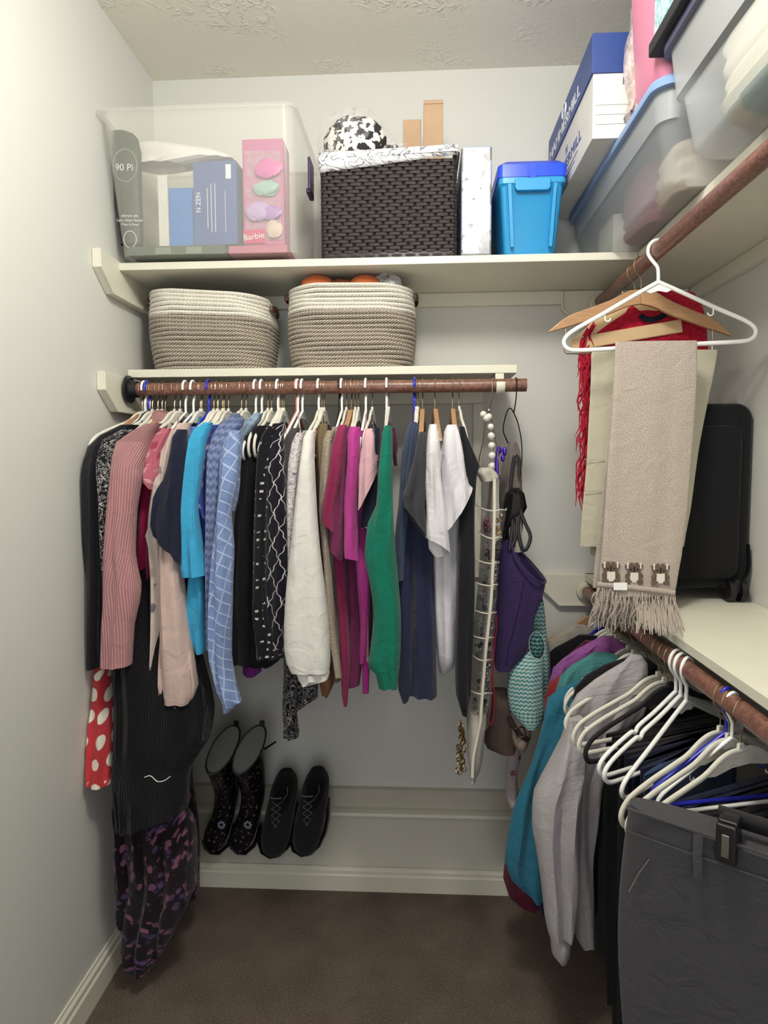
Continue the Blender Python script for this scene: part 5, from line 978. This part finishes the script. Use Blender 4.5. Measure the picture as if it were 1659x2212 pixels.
RG = [
 ('jacket', 'cream collared jacket closest to the back wall on the low right rod', 'jacket', 'r_cream', ('a8a196',), -.17, [(1350, 1238, 1262), (1358, 1222, 1285), (1370, 1205, 1310), (1385, 1188, 1380), (1420, 1182, 1400), (1500, 1182, 1400), (1700, 1186, 1380)], []),
 ('blouse', 'black top second from the back wall on the low right rod', 'blouse', 'r_black', ('131217',), -.27, [(1372, 1250, 1290), (1385, 1228, 1330), (1400, 1200, 1380), (1412, 1187, 1400), (1500, 1186, 1400), (1700, 1188, 1400)], []),
 ('tunic', 'dark maroon long top whose hem nearly reaches the carpet on the right', 'tunic', 'r_maroon', ('5a1a33',), -.36, [(1385, 1262, 1300), (1400, 1245, 1340), (1430, 1212, 1380), (1450, 1194, 1390), (1480, 1190, 1390), (1600, 1178, 1390), (1750, 1132, 1300), (1830, 1098, 1290), (1900, 1089, 1280), (1935, 1100, 1280), (1962, 1125, 1260)], []),
 ('sweater', 'lilac purple sweater on the low right rod', 'sweater', 'r_lilac', ('9a5c9c', 'heather', '84488a'), -.40, [(1375, 1298, 1322), (1390, 1272, 1350), (1405, 1243, 1370), (1425, 1212, 1390), (1445, 1195, 1400), (1475, 1188, 1400), (1600, 1192, 1380)], []),
 ('shirt', 'brick red shirt between the lilac and sea green ones', 'shirt', 'r_red', ('8e2b33',), -.43, [(1425, 1290, 1340), (1445, 1245, 1380), (1460, 1207, 1390), (1480, 1184, 1390), (1510, 1177, 1390), (1600, 1186, 1390)], []),
 ('shirt', 'sea green shirt with a shoulder seam on the low right rod', 'shirt', 'r_sea', ('4f8c8c', 'heather', '417c80'), -.46, [(1410, 1284, 1320), (1422, 1262, 1350), (1440, 1232, 1390), (1462, 1208, 1400), (1495, 1200, 1400), (1600, 1202, 1400)], []),
 ('long_skirt', 'dark navy long garment hidden between teal cardigan and grey shirt', 'clothes', 'r_navy', ('1d2244',), -.50, [(1540, 1200, 1380), (1700, 1180, 1330), (1850, 1165, 1300), (1960, 1165, 1290), (2010, 1180, 1280)], []),
 ('cardigan', 'teal blue long cardigan with a pointed hem on the low right rod', 'cardigan', 'r_teal', ('2c6d86',), -.51, [(1458, 1285, 1320), (1470, 1255, 1390), (1486, 1212, 1400), (1510, 1184, 1400), (1560, 1172, 1300), (1640, 1150, 1240), (1740, 1112, 1230), (1800, 1100, 1218), (1860, 1092, 1208), (1900, 1105, 1200), (1925, 1128, 1190), (1938, 1146, 1178)], []),
 ('sweater', 'black knit top between the teal cardigan and the light grey shirt', 'sweater', 'r_blkk', ('16161b', 'rib'), -.565, [(1422, 1348, 1400), (1438, 1302, 1420), (1462, 1264, 1430), (1488, 1242, 1430), (1520, 1238, 1400), (1700, 1242, 1400)], []),
 ('long_sleeved_shirt', 'light grey heathered long-sleeved shirt, largest garment on the low right rod', 'shirt', 'r_grey', ('a19c9e', 'heather', 'b3aeb0', None, 1.4), -.61, [(1416, 1362, 1385), (1430, 1347, 1396), (1450, 1315, 1400), (1470, 1285, 1400), (1500, 1247, 1400), (1540, 1227, 1390), (1600, 1216, 1340), (1700, 1212, 1300), (1850, 1225, 1280), (1950, 1240, 1285), (2020, 1245, 1287), (2040, 1258, 1286)],
  [('sleeve', -.645, [(1550, 1226, 1258), (1600, 1213, 1262), (1660, 1186, 1262), (1715, 1157, 1260), (1790, 1150, 1256), (1860, 1160, 1250), (1930, 1172, 1246), (1985, 1180, 1240), (2008, 1186, 1235)], .045), ('cuff', -.645, [(2004, 1189, 1233), (2030, 1190, 1232), (2055, 1192, 1231), (2074, 1207, 1223)], .03), ('button_placket', -.612, [(1493, 1262, 1332), (1505, 1262, 1334), (1520, 1264, 1335)], .008)]),
]
for nm, lbl, cat, key, fa, yp, rows, extra in RG:
    t = thing(nm, lbl, cat, (LX, yp, .3), g3); fa = list(fa)+[None]*5; m = fab('cloth_'+key, fa[0], fa[1] or 'plain', fa[2], fa[3], fa[4] or 1.)
    obj('body', slab(rows, yp, .02, amp=.007, lam=.05, n=48), m, t)
    for en, ey, er, ed in extra: obj(en, slab(er, ey, ed, amp=.008 if en == 'sleeve' else .003, lam=.045, n=40), m, t)
# trousers folded over hanger bars
def trousers(lbl, y, ang, m, L=.62, wd=.17, xo=0):
    t = thing('folded_trousers', lbl, 'trousers', (LX, y, ZLR), g3); t.rotation_euler = (0, 0, math.radians(ang))
    ph = random.random()*6
    for nm_, y0 in (('front_leg', -.009), ('back_leg', .009)):
        rs = []
        for i in range(14):
            s_ = i/13; z = -.172-L*s_; r_ = []
            for j in range(40):
                a_ = 2*PI*j/40; x = math.copysign(abs(math.cos(a_))**.6, math.cos(a_))*wd*(1-.12*s_)+xo
                r_.append(Vector((x, y0+math.sin(a_)*.007+.004*s_*math.sin(x*45+ph+s_), z)))
            rs.append(r_)
        mb = MB().loft(rs); mb.v = [(a_+LX, b_+y, c_+ZLR) for a_, b_, c_ in mb.v]; obj(nm_, mb, m, t)
    return t
mt = [fab('tr_black', '121217'), fab('tr_navy', '1a1d33', 'denim', '23284a'), fab('tr_denim', '2b3c5e', 'denim', '435a83'), fab('tr_char', '29282c')]
TR = [('velvet', -.56, 24, 'nearest the grey shirt sleeve', 3, 'dark charcoal trousers folded over the first slim hanger in front of the grey shirt', .55),
 ('velvet', -.63, 24, 'middle one of three in front of the grey shirt', 0, 'black trousers folded over the second slim hanger in front of the grey shirt', .60),
 ('velvet', -.665, 25, 'last of three in front of the grey shirt', 0, 'black trousers folded over the third slim hanger in front of the grey shirt', .62),
 ('darkslim', -.695, 27, 'behind the white notched hangers', 3, 'charcoal trousers on the slim black hanger', .58),
 ('notch', -.725, 33, 'farther of two on the low right rod', 1, 'navy trousers over the farther white notched hanger', .64),
 ('notch', -.748, 34, 'nearer of two on the low right rod', 1, 'dark navy trousers over the nearer white notched hanger', .66),
 ('big', -.775, 41, 'in front of the two notched ones', 2, 'blue denim jeans over the white tube hanger', .66),
 ('velvet', -.915, 27, 'behind the grey clipped trousers, farthest of three', 1, 'navy jeans over the slim hanger behind the grey clipped trousers', .62),
 ('blue', -.935, 12, 'near the camera on the low right rod', None, '', 0),
 ('white', -.955, 14, 'near the camera on the low right rod', None, '', 0),
 ('velvet', -.945, 27, 'behind the grey clipped trousers, middle of three', 0, 'black trousers over the middle slim hanger near the camera', .62),
 ('velvet', -.985, 26, 'behind the grey clipped trousers, nearest of three', 0, 'black trousers over the nearest slim hanger beside the clipped ones', .66)]
for kind, y, a, hl, mi, tl, L in TR:
    o = hang(kind, (LX, y, ZLR), math.radians(a), f'{KW[kind]} {hl}', g4)
    if kind in ('blue', 'white'): o.scale = (.62, 1, .9)
    if mi is not None: trousers(tl, y, a, mt[mi], L, .155, .03)
# grey trousers clipped in the foreground
m_gp = fab('grey_twill', '3a393c', 'denim', '474649')
A = Z(1362, 1727, .815); B = Z(1659, 1822, .815); dv = (B-A); dv.z = 0; Ld = .44; dv.normalize(); nv = Vector((-dv.y, dv.x, 0)); nv = nv if nv.y < 0 else -nv
t = thing('trousers', 'charcoal grey trousers clipped to a black hanger in the right foreground', 'trousers', (A.x+.2, A.y, .02), g3)
rs = []
for i in range(30):
    s_ = i/29; z = .815-.79*s_; ring = []; gp = .016*(1-s_)**3+.010
    for j in range(64):
        a_ = 2*PI*j/64; u_ = (1-math.copysign(abs(math.cos(a_))**.7, math.cos(a_)))/2; sd = math.copysign(abs(math.sin(a_))**.6, math.sin(a_))
        x = Ld*u_; lft = -.012*math.sin(min(1, s_*2.2)*PI)*(1-u_)
        leg = .02*math.exp(-((x-.21)/.018)**2)*min(1, max(0, s_-.12)*5)
        sag = -.010*math.sin(u_*PI)*(s_ < .02)
        p = A+dv*(x+lft)+nv*(sd*gp+(.004*math.sin(x*30+s_*3)-leg if sd > 0 else leg*.3)); ring.append(Vector((p.x, p.y, z+sag*(1 if sd > 0 else 0))))
    rs.append(ring)
obj('legs', MB().loft(rs), m_gp, t)
def P(u_, dz, o_=.029): q = A+dv*u_+nv*o_; return Vector((q.x, q.y, .815-dz))
obj('waistband', MB().tube([P(x, .001, .026) for x in np.linspace(.004, .43, 14)], [(.0025, .002)]*14, 6).tube([P(x, .033, .0275) for x in np.linspace(.004, .43, 14)], .0012, 5), m_gp, t)
obj('belt_loop', MB().tube([P(.098, .004), P(.0985, .03, .032), P(.1, .062, .03)], [(.006, .0018)]*3, 8, flat=dv), m_gp, t)
obj('pocket_seam', MB().tube([P(.035, .065, .024), P(.022, .09, .024), P(.008, .125, .022)], .0011, 5), mat('light_thread', '646362', .8), t)
o = thing('clip_hanger', 'black plastic clip hanger gripping the charcoal trousers in the foreground', 'hanger', (LX, A.y-.03, ZLR), g4)
C0 = P(.132, 0, .012); hz = .735
obj('bar', MB().tube([P(.115, -.020, .0), P(.2, -.020, .0), P(.30, -.018, .0), P(.44, -.018, .0)], [(.012, .004)]*4, 8, flat=(0, 0, 1)), m_blk, o)
ap = Vector((LX+.04, P(.26, 0, 0).y, .85)); rp = Vector((LX+.0, ap.y, ZLR))
obj('hook', MB().tube([P(.30, -.025, 0), (ap.x, ap.y, .86), (LX+.02, ap.y, .88), (LX+.019, ap.y, ZLR)]+[(LX+.0195*math.cos(b_), ap.y, ZLR+.0195*math.sin(b_)) for b_ in np.linspace(.2, 3.2, 10)], .0016, 6), m_wire, o)
for cx_ in (.132, .40):
    cl_ = thing and MB(); q = P(cx_, -.005, .030); ex = dv; 
    Mx = Matrix(((dv.x, nv.x, 0, q.x), (dv.y, nv.y, 0, q.y), (0, 0, 1, q.z), (0, 0, 0, 1)))
    cp_ = obj('clip', MB().box((-.012, -.03, -.035), (.012, -.002, .022), Mx).box((-.012, -.0, -.03), (.012, .007, .02), Mx), m_blk, o, smooth=False, bevel=.003)
    obj('clip_spring', MB().box((-.0045, .0072, -.022), (.0045, .009, .008), Mx), mat('steel', '9c9c98', .25, 1), cp_, smooth=False, bevel=.001)
